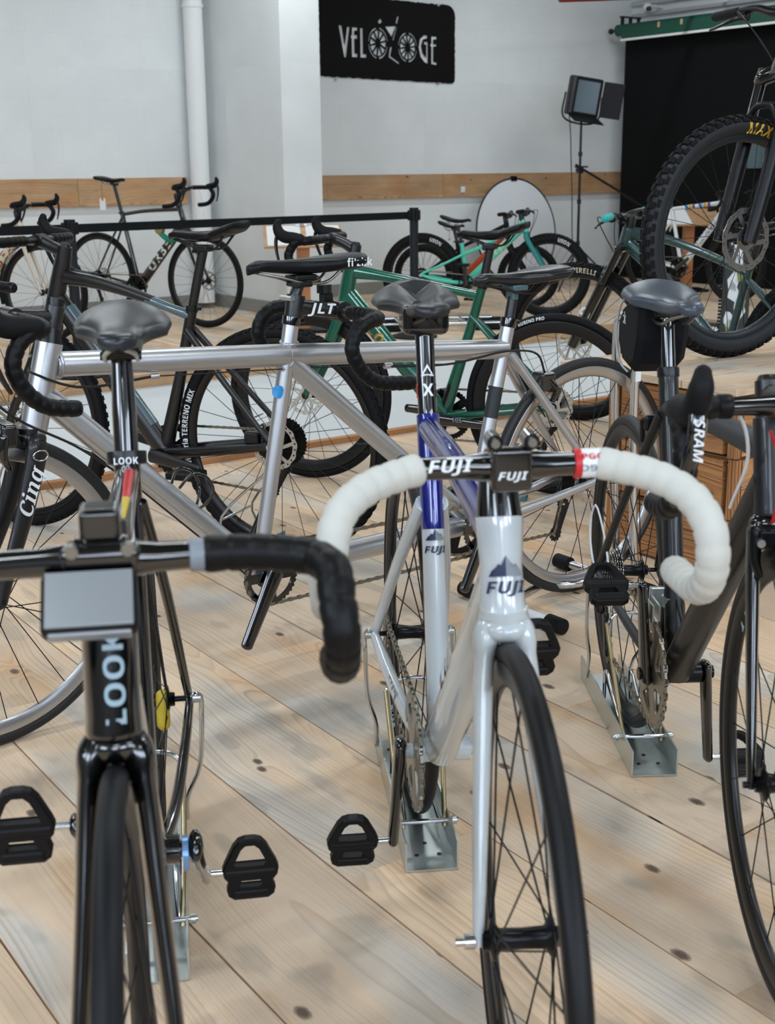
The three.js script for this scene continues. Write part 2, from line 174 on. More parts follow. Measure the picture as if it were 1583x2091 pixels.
// ceiling lights
for (const s of [-1, 2.2, 5.4, 8.8]) for (const d of [-2.6, .6, 3.4, 6.1, 8.7]) {
  const t = thing('ceiling_light', 'long white ceiling light fitting', 'light', W(s, d, CE), A, 'ceiling light fittings');
  mesh('housing', box(1.24, .05, .16, 0, -.026, 0, .01), M.paint, t); mesh('diffuser', box(1.2, .006, .13, 0, -.054, 0), new THREE.MeshStandardMaterial({ color: 0xffffff, emissive: LAMP_TINT, emissiveIntensity: 6 }), t);
  const l = new THREE.RectAreaLight(LAMP_TINT, LAMP_POWER, 1.2, .13); l.position.copy(W(s, d, CE - .062)); l.rotation.set(-Math.PI / 2, 0, 0); l.rotation.order = 'YXZ'; l.rotation.y = A; scene.add(l);
}
// daylight windows behind the camera
[[-2.5, D0 + .012, 0], [.3, D0 + .012, 0], [3.1, D0 + .012, 0], [S0 + .012, -1.6, 1], [S0 + .012, 1.6, 1]].forEach(([s, d, side], i) => { const g = toRoom(mesh('window_' + (i + 1), side ? roomBox(s - .01, s + .01, 2.0, 3.3, d - 1.05, d + 1.05) : roomBox(s - 1.05, s + 1.05, 2.0, 3.3, d - .01, d + .01), M.paint, null, { kind: 'structure' })); for (const k of [-1, 1]) mesh('pane', side ? roomBox(s + .01, s + .014, 2.06, 3.24, d + k * .5 - .47, d + k * .5 + .47) : roomBox(s + k * .5 - .47, s + k * .5 + .47, 2.06, 3.24, d + .01, d + .014), new THREE.MeshStandardMaterial({ color: 0xffffff, emissive: WINDOW_TINT, emissiveIntensity: 1.3 }), g);
  const l = new THREE.RectAreaLight(WINDOW_TINT, WINDOW_POWER, 1.94, 1.18), c = side ? W(s + .03, d, 2.65) : W(s, d + .03, 2.65), e = side ? W(s + 1, d, 2.65) : W(s, d + 1, 2.65); l.position.copy(c); l.lookAt(e); scene.add(l); });
// metal sign with cut-out lettering
{ const t = thing('metal_sign', 'dark metal sign with cut-out bicycle lettering high on the wall', 'sign'); t.rotation.y = A; t.position.copy(W(6.84, D1 - .009, 1.985));
  const w = 1.53, h = .72, sh = new THREE.Shape(), pts = []; const jag = (x0, y0, x1, y1, n) => { for (let i = 0; i < n; i++) { const q = i / n; pts.push([lerp(x0, x1, q) + rr(-.004, .004), lerp(y0, y1, q) + rr(-.005, .005)]); } };
  jag(-.05, .02, w - .04, .0, 60); for (let i = 0; i <= 4; i++) { const a = -Math.PI / 2 + i / 4 * Math.PI / 2; pts.push([w - .04 + .04 * Math.cos(a), .04 + .04 * Math.sin(a)]); } jag(w, .05, w, h - .1, 40); for (let i = 0; i <= 6; i++) { const a = i / 6 * Math.PI / 2; pts.push([w - .1 + .1 * Math.cos(a), h - .1 + .1 * Math.sin(a)]); } jag(w - .11, h, -.05, h + .01, 60); jag(-.05, h, -.05, .03, 30);
  pts.forEach((p, i) => i ? sh.lineTo(...p) : sh.moveTo(...p));
  const hole = P => { const q = new THREE.Path(); P.forEach((p, i) => { const x = .165 + p[0] * 1.14, y = .2 + p[1] * .27; i ? q.lineTo(x, y) : q.moveTo(x, y); }); q.closePath(); sh.holes.push(q); };
  // letters in a box 0..1 wide, 0..1 high
  hole([[-.006, 1], [.026, 1], [.052, .36], [.076, .97], [.104, .97], [.064, -.02], [.044, -.02]]);
  hole([[.125, .97], [.18, .97], [.18, .86], [.15, .86], [.15, .72], [.178, .72], [.178, .6], [.15, .6], [.15, .12], [.178, .12], [.178, 0], [.12, 0], [.12, .6], [.113, .61], [.113, .7], [.122, .7]]);
  hole([[.205, .96], [.234, .96], [.234, .12], [.268, .12], [.268, 0], [.205, 0]]);
  const wheel = (cx, cy, rx, ry, n, off) => { for (let i = 0; i < n; i++) { const a = (i + .1) / n * 6.283 + off, b = (i + .9) / n * 6.283 + off, P = []; for (let k = 0; k <= 4; k++) { const q = lerp(a, b, k / 4); P.push([cx + rx * .8 * Math.cos(q), cy + ry * .8 * Math.sin(q)]); } const q = (a + b) / 2; P.push([cx + rx * .2 * Math.cos(q), cy + ry * .2 * Math.sin(q)]); hole(P); }
    for (const [a, b] of [[.15, 1.45], [1.75, 3.05], [3.25, 4.55], [4.8, 6.1]]) { const P = []; for (let k = 0; k <= 10; k++) { const q = lerp(a, b, k / 10); P.push([cx + rx * Math.cos(q), cy + ry * Math.sin(q)]); } for (let k = 10; k >= 0; k--) { const q = lerp(a, b, k / 10); P.push([cx + rx * .89 * Math.cos(q), cy + ry * .89 * Math.sin(q)]); } hole(P); } };
  wheel(.385, .5, .1, .52, 10, .2); wheel(.69, .42, .1, .5, 12, .1);
  hole([[.455, 1.06], [.57, 1.1], [.525, .72]]); hole([[.565, 1.2], [.58, 1.42], [.6, 1.42], [.583, 1.16]]); hole([[.385, 1.22], [.41, 1.32], [.43, 1.22], [.415, 1.16], [.395, 1.14]]);
  hole([[.505, .4], [.528, .4], [.51, .1], [.6, -.1], [.6, .02 - .2], [.49, .06]]); hole([[.53, .62], [.545, .62], [.58, 1.06], [.567, 1.06]]);
  hole([[.9, .86], [.9, .76], [.855, .72], [.835, .5], [.85, .25], [.885, .1], [.885, .55], [.862, .55], [.862, .64], [.905, .64], [.905, -.1], [.87, -.06], [.825, .12], [.805, .45], [.82, .72], [.86, .86]]);
  hole([[.94, .84], [1, .84], [1, .74], [.965, .74], [.965, .58], [.998, .58], [.998, .5], [.965, .5], [.965, -.02], [1, -.04], [1, -.13], [.94, -.1], [.94, .5], [.93, .5], [.93, .58], [.94, .58]]);
  const g = new THREE.ExtrudeGeometry(sh, { depth: .006, bevelEnabled: false, curveSegments: 4 }); mesh('plate', g, std(0x0a0808, .7, .1, { specularIntensity: .4 }), t);
  for (const [x, y] of [[.12, -.005], [1.32, -.005], [1.32, h - .005]]) mesh('standoff', cyl(.013, .02, x, y, .004, 'z', 16), M.zinc, t); }
// ---------- bicycle kit: local x forward, y up, z to the rider's right; origin on the floor under the rear hub ----------
const gearShape = (r, n, inner, th = .0035) => { const P = []; for (let i = 0; i < n; i++) for (const [f, q] of [[.0, r - th], [.28, r], [.5, r], [.78, r - th]]) { const a = (i + f) / n * Math.PI * 2; P.push([Math.cos(a) * q, Math.sin(a) * q]); } const s = poly(P); if (inner) { const h = new THREE.Path(); h.absarc(0, 0, inner, 0, Math.PI * 2, true); s.holes.push(h); } return s; };
const cogCache = {};
const cogGeo = (r, n) => cogCache[r + ',' + n] ??= extr(gearShape(r, n, r * .35), .002, 0, 4);
const ringGeo = (r, n, arms = 5) => cogCache['ring' + r + ',' + n + arms] ??= (() => { const s = gearShape(r, n, 0); for (let i = 0; i < arms; i++) { const h = new THREE.Path(), a0 = i / arms * 6.2832 + .2, a1 = (i + 1) / arms * 6.2832 - .2; h.absarc(0, 0, r * .8, a0, a1, false); h.absarc(0, 0, r * .36, a1 - .25, a0 + .25, true); h.closePath(); s.holes.push(h); } return extr(s, .004, .0006, 6); })();
const rotorGeo = (r = .08) => cogCache['rot' + r] ??= (() => { const s = new THREE.Shape(), N = 48; for (let i = 0; i <= N; i++) { const a = i / N * 6.2832, q = r + (i % 4 < 2 ? 0 : -.003); i ? s.lineTo(Math.cos(a) * q, Math.sin(a) * q) : s.moveTo(q, 0); } for (let i = 0; i < 24; i++) { const a = i / 24 * 6.2832, h = new THREE.Path(); h.absarc(Math.cos(a) * r * .9, Math.sin(a) * r * .9, .0032, 0, 6.2832, true); s.holes.push(h); } for (let i = 0; i < 6; i++) { const h = new THREE.Path(), a = i / 6 * 6.2832; h.absarc(0, 0, r * .8, a + .08, a + .93, false); h.absarc(0, 0, r * .36, a + 1.12, a + .5, true); h.closePath(); s.holes.push(h); } const hb = new THREE.Path(); hb.absarc(0, 0, r * .2, 0, 6.2832, true); s.holes.push(hb); return extr(s, .0018, 0, 6); })();
const spokeUnit = new THREE.CylinderGeometry(1, 1, 1, 6, 1);
const Y = new THREE.Vector3(0, 1, 0);
function wheelGeos(w) { const k = JSON.stringify([w.R, w.tw, w.rd, w.rw, w.knobs]); if (cogCache[k]) return cogCache[k];
  const rc = w.R - w.tw, T = []; for (let i = 0; i <= 20; i++) { const a = -Math.PI * .82 + i / 20 * Math.PI * 1.64; T.push([rc + Math.cos(a) * w.tw * (w.knobs ? .97 : 1), Math.sin(a) * w.tw * (w.rw > w.tw ? 1 : 1)]); } 
  const r1 = rc - w.tw * .72, r0 = r1 - w.rd, q = w.rw; const Rm = [[r1, q * .95], [r1 - .004, q], [r1 - w.rd * .5, q * .95], [r0 + .003, q * .55], [r0, q * .25], [r0, -q * .25], [r0 + .003, -q * .55], [r1 - w.rd * .5, -q * .95], [r1 - .004, -q], [r1, -q * .95], [r1 - .005, 0], [r1, q * .95]];
  const out = { tyre: latheZ(T, 96), rim: latheZ(Rm, 96), r0 };
  if (w.knobs) { const L = [], n = w.knobs.n, h = w.knobs.h; for (let i = 0; i < n; i++) for (const [ph, wd, ln] of w.knobs.rows) for (const s of ph === 0 ? [1] : [-1, 1]) { const a = (i + (s < 0 ? .5 : 0) + (Math.abs(ph) > .8 ? .25 : 0)) / n * 6.2832, g = new THREE.BoxGeometry(2 * Math.PI * w.R / n * ln, h * 1.6, wd); g.rotateX(s * ph); const cr = rc + Math.cos(ph) * (w.tw + h * .1), cz = Math.sin(s * ph) * (w.tw + h * .1); g.translate(0, cr, cz); g.rotateZ(a); L.push(g); } out.knobs = mergeGeometries(L); }
  return cogCache[k] = out; }
function wheel(bike, w, hub, rear) {
  const G = wheelGeos(w), W0 = mesh('wheel', G.rim, w.rim || M.black, bike); W0.position.set(hub[0], hub[1], 0);
  mesh('tyre', G.tyre, w.tyre || M.tyre, W0); if (G.knobs) mesh('tread', G.knobs, M.knob, W0, { kind: 'stuff' });
  const hw = rear ? .03 : .034, fr = w.fr || .02; mesh('hub', merge([latheZ([[.0, -hw - .012], [.011, -hw - .012], [.012, -hw - .004], [fr + .003, -hw - .002], [fr + .003, -hw + .002], [.013, -hw + .008], [.012, 0], [.013, hw - .008], [fr + .003, hw - .002], [fr + .003, hw + .002], [.012, hw + .004], [.011, hw + .012], [0, hw + .012]], 20), cyl(.005, (rear ? .15 : .125), 0, 0, 0, 'z', 10)]), w.hub || M.blackMetal, W0);
  if (w.nuts) for (const s of [-1, 1]) mesh('axle_nut', merge([cyl(.0095, .012, 0, 0, s * (rear ? .078 : .06), 'z', 6), cyl(.005, .012, 0, 0, s * (rear ? .088 : .07), 'z', 10)]), M.chrome, W0);
  const ns = w.ns || 24, sr = w.sr || .0011, off = rr(0, .3);
  for (let i = 0; i < ns; i++) { const s = i % 2 ? 1 : -1, a = i / ns * 6.2832 + off, b = a + (i % 4 < 2 ? 1 : -1) * (w.cross ?? 1.1), p = new THREE.Vector3(Math.cos(b) * fr, Math.sin(b) * fr, s * hw), q = new THREE.Vector3(Math.cos(a) * (G.r0 + .002), Math.sin(a) * (G.r0 + .002), s * .002), m = mesh('spoke', spokeUnit, w.spoke || M.spoke, W0); m.position.copy(p).lerp(q, .5); m.quaternion.setFromUnitVectors(Y, q.clone().sub(p).normalize()); m.scale.set(sr, q.distanceTo(p), sr); }
  if (w.rotor) { const r = mesh('brake_disc', rotorGeo(w.rotor), w.rotorMat || M.rotor, W0); r.position.z = -hw - .014; r.rotation.z = rr(0, 1); }
  mesh('valve', sweep([[0, -G.r0 + .004, 0], [0, -G.r0 + .045, 0]], [.003, .002], { m: 6 }), M.black, W0).rotation.z = w.valve ?? rr(0, 6);
  for (const t of w.text || []) { const rc = w.R - w.tw, side = t.side, r = rc + (t.dr || 0) * w.tw, z = w.tw * Math.sqrt(1 - (t.dr || 0) ** 2) + .0012; mesh('lettering', textGeo(t.str, t.size, (x, y) => { const a = t.at - side * x / r * (t.in ? -1 : 1), q = r + y * (t.in ? -1 : 1), zz = w.tw * Math.sqrt(Math.max(.05, 1 - ((q - rc) / w.tw) ** 2)) + .0026; return new THREE.Vector3(Math.cos(a) * q, Math.sin(a) * q, side * zz); }, { slant: t.slant }), t.mat || M.printSoft, W0); }
  return W0;
}
function saddle(bike, o) { // tail at u0, nose at u1, top height h
  const L = o.len || .27, Wd = o.width || .14, N = o.nose || .04, nT = 22, nS = 20, pos = [], idx = [];
  for (let i = 0; i <= nT; i++) { const t = i / nT; const hw = t < .1 ? lerp(.42, .5, t / .1) * Wd : t < .32 ? lerp(.5, .46, (t - .1) / .22) * Wd : t < .62 ? lerp(.46 * Wd, N * .62, Math.sin((t - .32) / .3 * Math.PI / 2)) : lerp(N * .62, N * .5, (t - .62) / .38); const e = t < .04 ? .7 + t * 7.5 : t > .93 ? Math.sqrt(Math.max(.02, 1 - ((t - .93) / .075) ** 2)) : 1; const w = hw * e, yt = (o.dip ?? .012) * Math.cos(t * Math.PI * 2 * .75) + (o.tail || 0) * Math.max(0, .35 - t) / .35 - (t > .9 ? (t - .9) * .12 : 0), th = (o.th || .034) * (t > .5 ? lerp(1, .62, (t - .5) / .5) : 1) * (t < .05 ? .75 : 1);
    for (let j = 0; j < nS; j++) { const a = j / nS * Math.PI * 2, c = Math.cos(a), s = Math.sin(a), z = w * Math.sign(c) * Math.pow(Math.abs(c), .8); let y; if (s >= 0) { y = th * .45 * Math.pow(s, .75) + yt; if (o.channel && Math.abs(z) < .02 && t > .12 && t < .85) y -= o.channel * (1 - Math.abs(z) / .02); y -= (o.droop || 0) * Math.pow(Math.abs(z) / (Wd * .5), 2) * (1 - t); } else y = -th * .55 * Math.pow(-s, .8) + yt - (o.droop || 0) * Math.pow(Math.abs(z) / (Wd * .5), 2) * (1 - t); pos.push(-L / 2 + t * L, y - th * .45, z); } }
  for (let i = 0; i < nT; i++) for (let j = 0; j < nS; j++) { const a = i * nS + j, b = i * nS + (j + 1) % nS; idx.push(a, b, a + nS, b, b + nS, a + nS); }
  for (const [i, f] of [[0, 1], [nT, 0]]) { const c = pos.length / 3; let x = 0, y = 0; for (let j = 0; j < nS; j++) { x += pos[(i * nS + j) * 3]; y += pos[(i * nS + j) * 3 + 1]; } pos.push(x / nS, y / nS, 0); for (let j = 0; j < nS; j++) { const k = i * nS + j, l = i * nS + (j + 1) % nS; f ? idx.push(c, l, k) : idx.push(c, k, l); } }
  const g = new THREE.BufferGeometry(); g.setAttribute('position', new THREE.Float32BufferAttribute(pos, 3)); g.setIndex(idx); g.computeVertexNormals();
  const S = mesh('saddle', g, o.mat || M.saddle, bike); S.position.set(o.at[0], o.at[1], 0); S.rotation.z = o.tilt || 0;
  for (const s of [-1, 1]) mesh('rail', sweep([[L * .42, -.03, s * .008], [L * .2, -.045, s * .02], [.02, -.056, s * .022], [-L * .16, -.056, s * .022], [-L * .3, -.022 + (o.tail || 0) * .3, s * .032]], .0036, { m: 6 }), o.rail || M.chrome, S);
  if (o.text) mesh('lettering', textGeo(o.text, .022, (x, y) => new THREE.Vector3(-L / 2 + .035 - y * .5, -.012 + y * 1, -Wd * .47 + 0 - 0 * x), {}), M.print, S).visible = true;
  return S;
}
const PISTA = (w, s, reach, drop, back) => [[.012, -.004, s * (w - .075)], [.034, -.012, s * (w - .04)], [.062, -.028, s * (w - .013)], [reach - .003, -drop * .38, s * (w - .001)], [reach + .002, -drop * .62, s * (w + .003)], [reach - .018, -drop * .86, s * (w + .005)], [reach - .055, -drop, s * (w + .006)], [back * .4, -drop - .006, s * (w + .007)], [back, -drop - .008, s * (w + .008)]];
const DROP = (w, s, reach, drop, back) => [[.006, 0, s * (w - .05)], [.022, -.001, s * (w - .014)], [.055, -.004, s * w], [reach * .9, -.02, s * w], [reach + .008, -drop * .42, s * (w + .002)], [reach - .012, -drop * .75, s * (w + .005)], [reach - .05, -drop * .97, s * (w + .008)], [back * .3, -drop - .006, s * (w + .01)], [back, -drop - .008, s * (w + .012)]];
function dropBar(bike, o) { // returns the handlebar mesh at its clamp
  const w = o.w || .2, reach = o.reach || .085, drop = o.drop || .13, back = o.back ?? -.03, tr = o.tr || .0155, ts = o.tapeFrom || .09;
  const B = mesh('handlebar', sweep([[0, 0, -ts - .01], [0, 0, -.05], [0, 0, -.03], [0, 0, .03], [0, 0, .05], [0, 0, ts + .01]], [.0125, .0135, o.cr || .0158, o.cr || .0158, .0135, .0125], { poly: 1, m: 14, side: [0, 1, 0] }), o.barMat || M.gloss, bike); B.position.set(o.at[0], o.at[1], 0); B.rotation.z = o.tilt || 0;
  for (const s of [-1, 1]) { const pts = [[0, 0, s * ts], ...(o.pista ? [] : [[0, 0, s * (ts + .03)]]), ...(o.pista ? PISTA : DROP)(w, s, reach, drop, back)]; 
    // wrapped tape: slight ridge at every turn
    const c = new THREE.CatmullRomCurve3(pts.map(V), false, 'centripetal'), len = c.getLength(), turns = Math.round(len / .021), sp = [], rad = []; for (let i = 0; i <= turns * 6; i++) { sp.push(c.getPointAt(i / (turns * 6))); rad.push(tr * [.945, 1.03, 1.035, 1.03, 1.015, 1][i % 6]); }
    mesh('bar_tape', sweep(sp, rad, { poly: 1, m: 14, side: [0, 1, 0] }), o.tape || M.tape, B);
    const e = sp[sp.length - 1], e2 = sp[sp.length - 2], q = e.clone().sub(e2).normalize(); mesh('bar_plug', sweep([e.clone().addScaledVector(q, .0), e.clone().addScaledVector(q, .004)], [tr * .98, tr * .85], { m: 14 }), o.plug || o.tape || M.black, B);
    if (o.hoods) { const h = mesh('brake_hood', sweep([[.04, .006, s * w], [.07, .01, s * w], [.1, .013, s * (w - .001)], [.122, .026, s * (w - .003)], [.132, .05, s * (w - .006)], [.128, .066, s * (w - .008)]], [[.0165, .019], [.017, .021], [.0165, .022], [.016, .021], [.0155, .018], [.011, .012]], { m: 14, n: 22, round: 1 }), o.hood || M.rubber, B);
      mesh('brake_lever', sweep([[.126, .03, s * (w - .004)], [.137, .0, s * (w - .002)], [.133, -.04, s * (w + .004)], [.118, -.085, s * (w + .012)], [.108, -.105, s * (w + .016)]], [[.011, .008], [.012, .006], [.0105, .005], [.009, .004], [.006, .004]], { m: 8, n: 18, round: 1 }), o.lever || M.black, B); } }
  return B;
}
function flatBar(bike, o) { const w = o.w || .37, B = mesh('handlebar', sweep([[o.sweep || -.05, o.rise || .015, -w], [-.02, (o.rise || .015), -w * .4], [0, 0, -.05], [0, 0, .05], [-.02, (o.rise || .015), w * .4], [o.sweep || -.05, o.rise || .015, w]], [.011, .012, .0155, .0155, .012, .011], { m: 12, n: 24, side: [0, 1, 0] }), o.mat || M.blackMetal, bike); B.position.set(o.at[0], o.at[1], 0);
  for (const s of [-1, 1]) { const x0 = (o.sweep || -.05), f = z => lerp(-.02, x0, (z / w - .4) / .6); mesh('grip', sweep([[f(w - .125), o.rise || .015, s * (w - .125)], [x0 - .002, o.rise || .015, s * (w + .005)]], .0165, { m: 14, side: [0, 1, 0], round: 1 }), o.grip || M.rubber, B); 
    const L = mesh('brake_lever', sweep([[f(w - .16) + .008, .008, s * (w - .165)], [f(w - .16) + .03, .0, s * (w - .15)], [f(w - .1) + .05, -.016, s * (w - .09)], [x0 + .052, -.022, s * (w - .03)]], [[.012, .012], [.009, .008], [.006, .005], [.005, .005]], { m: 8, n: 14, round: 1 }), M.black, B); mesh('lever_clamp', sweep([[f(w - .15), .01, s * (w - .17)], [f(w - .15), .01, s * (w - .15)]], .0175, { m: 12, side: [0, 1, 0] }), M.black, B); 
    mesh('cable', sweep([[f(w - .16) + .02, 0, s * (w - .16)], [.06, .01, s * (w * .4)], [.05, -.08, s * .06], [.02, -.16, s * .02], [-.0, -.22, s * .02]], .0025, { m: 6, n: 20 }), M.wire, B); }
  return B; }
function chainLoop(bike, o) { // o.z lateral, o.c1,o.r1 (ring), o.c2,o.r2 (cog), o.low: extra lower points
  const P = [], [x1, y1] = o.c1, [x2, y2] = o.c2, add = (c, r, a0, a1) => { for (let i = 0; i <= 12; i++) { const a = lerp(a0, a1, i / 12); P.push(new THREE.Vector3(c[0] + Math.cos(a) * r, c[1] + Math.sin(a) * r, 0)); } };
  const sgn = x1 > x2 ? 1 : -1, tilt = Math.atan2(y1 - y2, x1 - x2) * (sgn > 0 ? 1 : 1);
  add(o.c2, o.r2, Math.PI * .5 + (sgn > 0 ? 0 : 0), sgn > 0 ? Math.PI * 1.5 : -Math.PI * .5); if (o.low) for (const q of o.low) P.push(V(q)); add(o.c1, o.r1, -Math.PI / 2, sgn > 0 ? Math.PI * .5 : -Math.PI * 1.5);
  const L = [], tot = []; let len = 0; P.push(P[0].clone()); for (let i = 1; i < P.length; i++) { len += P[i].distanceTo(P[i - 1]); tot.push(len); } const n = Math.round(len / .0127); let k = 0;
  const outer = box(.0125, .0078, .0012), inner = box(.0115, .0072, .0042); for (let i = 0; i < n; i++) { const s = i / n * len; while (tot[k] < s) k++; const a = P[k], b = P[k + 1], f = 1 - (tot[k] - s) / a.distanceTo(b), q = a.clone().lerp(b, f), an = Math.atan2(b.y - a.y, b.x - a.x); const z = x => lerp(o.z2 ?? o.z, o.z, clamp((x - x2) / (x1 - x2))); for (const g0 of i % 2 ? [inner] : [outer.clone().translate(0, 0, .0032), outer.clone().translate(0, 0, -.0032)]) { const g = g0.clone(); g.rotateZ(an); g.translate(q.x, q.y, z(q.x)); L.push(g); } }
  return mesh('chain', mergeGeometries(L), o.mat || M.chain, bike, { kind: 'stuff' });
}
function crankset(bike, o) { const [u, h] = o.bb, L = o.L || .17, t = o.t || .004; mesh('bottom_bracket', merge([cyl(.02, .09, u, h, 0, 'z', 20), cyl(.012, .14, u, h, 0, 'z', 16)]), o.bbMat || M.blackMetal, bike);
  for (const s of [1, -1]) { const a = o.phi + (s > 0 ? 0 : Math.PI), z = s * (o.q || .066), e = [u + Math.cos(a) * L, h + Math.sin(a) * L, s * ((o.q || .066) + .012)]; mesh('crank_arm', sweep([[u - Math.cos(a) * .012, h - Math.sin(a) * .012, z], [u + Math.cos(a) * L * .5, h + Math.sin(a) * L * .5, z + s * .006], [e[0], e[1], e[2]]], [[.0105, .023], [.0095, .0185], [.009, .016]], { m: 14, n: 10, round: 1 }), o.mat || M.gloss, bike);
    if (o.pedal && o.pedal !== 'none') { const P = pedal(bike, o.pedal, s); P.position.set(e[0], e[1], e[2]); P.rotation.z = o.pedalRot || 0; } }
  if (o.ring) { const R = mesh('chainring', ringGeo(o.ring, Math.round(o.ring * 6.2832 / .0127), o.arms || 5), o.ringMat || M.blackMetal, bike); R.position.set(u, h, o.rz ?? .044); if (o.ring2) { const R2 = mesh('chainring', ringGeo(o.ring2, Math.round(o.ring2 * 6.2832 / .0127), 5), o.ringMat || M.blackMetal, bike); R2.position.set(u, h, (o.rz ?? .044) - .007); } } }
function pedal(bike, kind, s) { // spindle along z, outwards
  if (kind === 'flat') { const P = mesh('pedal', box(.1, .022, .09, 0, 0, s * .07, .006), M.plastic, bike); mesh('reflector_tab', box(.004, .014, .05, .052, 0, s * .07), M.orange, P); mesh('spindle', cyl(.006, .03, 0, 0, s * .015, 'z', 8), M.zinc, P); return P; }
  const sh = poly([[-.046, -.022], [-.046, .022], [-.04, .029], [-.03, .031], [-.016, .027], [-.006, .034], [.006, .036], [.016, .033], [.046, .021], [.056, .014], [.059, .006], [.059, -.006], [.056, -.014], [.046, -.021], [.016, -.033], [.006, -.036], [-.006, -.034], [-.016, -.027], [-.03, -.031], [-.04, -.029]]); const hole = P => { const q = new THREE.Path(); P.forEach((p, i) => i ? q.lineTo(...p) : q.moveTo(...p)); q.closePath(); sh.holes.push(q); }; hole([[.013, -.024], [.013, .024], [.043, .0125], [.05, .006], [.05, -.006], [.043, -.0125]]); hole([[-.026, -.018], [-.026, .018], [-.013, .013], [-.013, -.013]]);
  const g = extr(sh, .012, .0022, 4); const P = mesh('pedal', merge([g, cyl(.0105, .066, 0, 0, 0, 'y', 14).rotateX(0), box(.016, .05, .022, -.037, 0, 0, .005)]), M.plastic, bike); g.computeBoundingBox(); P.geometry.rotateX(Math.PI / 2 * s); P.geometry.scale(.95, 1, 1.1); P.geometry.translate(0, 0, s * .066); mesh('spindle', cyl(.0055, .04, 0, 0, s * .014, 'z', 10), M.chrome, P); return P; }
function cassette(bike, hub, o = {}) { const n = o.n || 9, r0 = o.r0 || .022, r1 = o.r1 || .05; const C = mesh('cassette', cyl(r0 * .8, n * .0042, hub[0], hub[1], o.z ?? .04, 'z', 18), M.blackMetal, bike); for (let i = 0; i < n; i++) { const r = lerp(r1, r0, i / Math.max(1, n - 1)), c = mesh('cog', cogGeo(+r.toFixed(3), Math.max(10, Math.round(r * 6.2832 / .0127))), o.mat || M.cog, C); c.position.set(hub[0], hub[1], (o.z ?? .04) + (i - (n - 1) / 2) * .0042); } return C; }
function derailleur(bike, hub, o = {}) { const x = hub[0] + (o.dx ?? .01), y = hub[1] - .06, z = o.z ?? .05; const D = mesh('derailleur', merge([sweep([[hub[0], hub[1] - .012, z + .01], [x - .012, y + .02, z + .018], [x, y - .02, z + .012]], [[.009, .011], [.012, .014], [.011, .013]], { m: 10, n: 10, round: 1 }), sweep([[x + .002, y - .03, z + .004], [x + (o.cx ?? .03), y - .115, z + .004]], [[.002, .014], [.002, .012]], { m: 8 }), sweep([[x + .002, y - .03, z - .006], [x + (o.cx ?? .03), y - .115, z - .006]], [[.002, .014], [.002, .012]], { m: 8 })]), M.black, bike); for (const q of [[x + .002, y - .03], [x + (o.cx ?? .03), y - .11]]) { const p = mesh('pulley', cogGeo(.023, 11), M.black, D); p.position.set(q[0], q[1], z - .001); } return D; }
const tubeP = (bike, name, pts, r, mat, o) => mesh(name, sweep(pts, r, { m: 18, ...o }), mat, bike);
function stays(bike, o) { const h = o.hub; for (const s of [-1, 1]) { tubeP(bike, 'chainstay', [[o.bb[0] - .01, o.bb[1], s * .022], [o.bb[0] - .1, lerp(o.bb[1], h[1], .25) + (o.csDrop || 0), s * .04], [lerp(h[0], o.bb[0], .3), lerp(h[1], o.bb[1], .3) + (o.csDrop || 0), s * .058], [h[0] + .012, h[1], s * .066]], o.csr || [[.009, .015], [.009, .012], [.008, .01], [.007, .009]], o.csMat || o.mat, { n: 16 }); tubeP(bike, 'seatstay', [[o.top[0], o.top[1], s * (o.tz || .016)], [lerp(o.top[0], h[0], .4), lerp(o.top[1], h[1], .4), s * .04], [h[0] + .004, h[1] + .01, s * .064]], o.ssr || [.009, .0085, .007], o.mat, { n: 12 }); mesh('dropout', merge([cyl(.013, .006, h[0], h[1], s * .067, 'z', 14), cyl(.0095, .014, h[0], h[1], s * .077, 'z', 6)]), o.dropMat || M.zinc, bike); } }
function rigidFork(bike, o) { // crown point, hub, half width
  const G = [], w = o.w || .047, c = o.crown, h = o.hub, ax = V([c[0] - h[0], c[1] - h[1]]).normalize(); const wc = o.wc || w * .72; for (const s of [-1, 1]) G.push(sweep([[c[0], c[1] + .006, s * .008], [c[0] + .004, c[1] - .004, s * wc * .8], [c[0] + .01, c[1] - .03, s * wc], [lerp(c[0], h[0], .45) - .006, lerp(c[1], h[1], .45), s * lerp(wc, w, .5)], [lerp(c[0], h[0], .85), lerp(c[1], h[1], .85), s * (w + .002)], [h[0], h[1] - .006, s * (w + .006)]], o.r || [[.015, .018], [.014, .019], [.011, .018], [.009, .015], [.007, .011], [.005, .01]], { m: 16, n: 30 })); G.push(cyl(o.cr || .021, .03, c[0], c[1] + .012, 0, 'y', 24)); { const e = new THREE.SphereGeometry(1, 24, 16); e.scale((o.cr || .021) * 1.12, .018, wc * 1.25); e.translate(c[0] + .003, c[1] + .004, 0); G.push(e); } return mesh('fork', merge(G), o.mat, bike); }
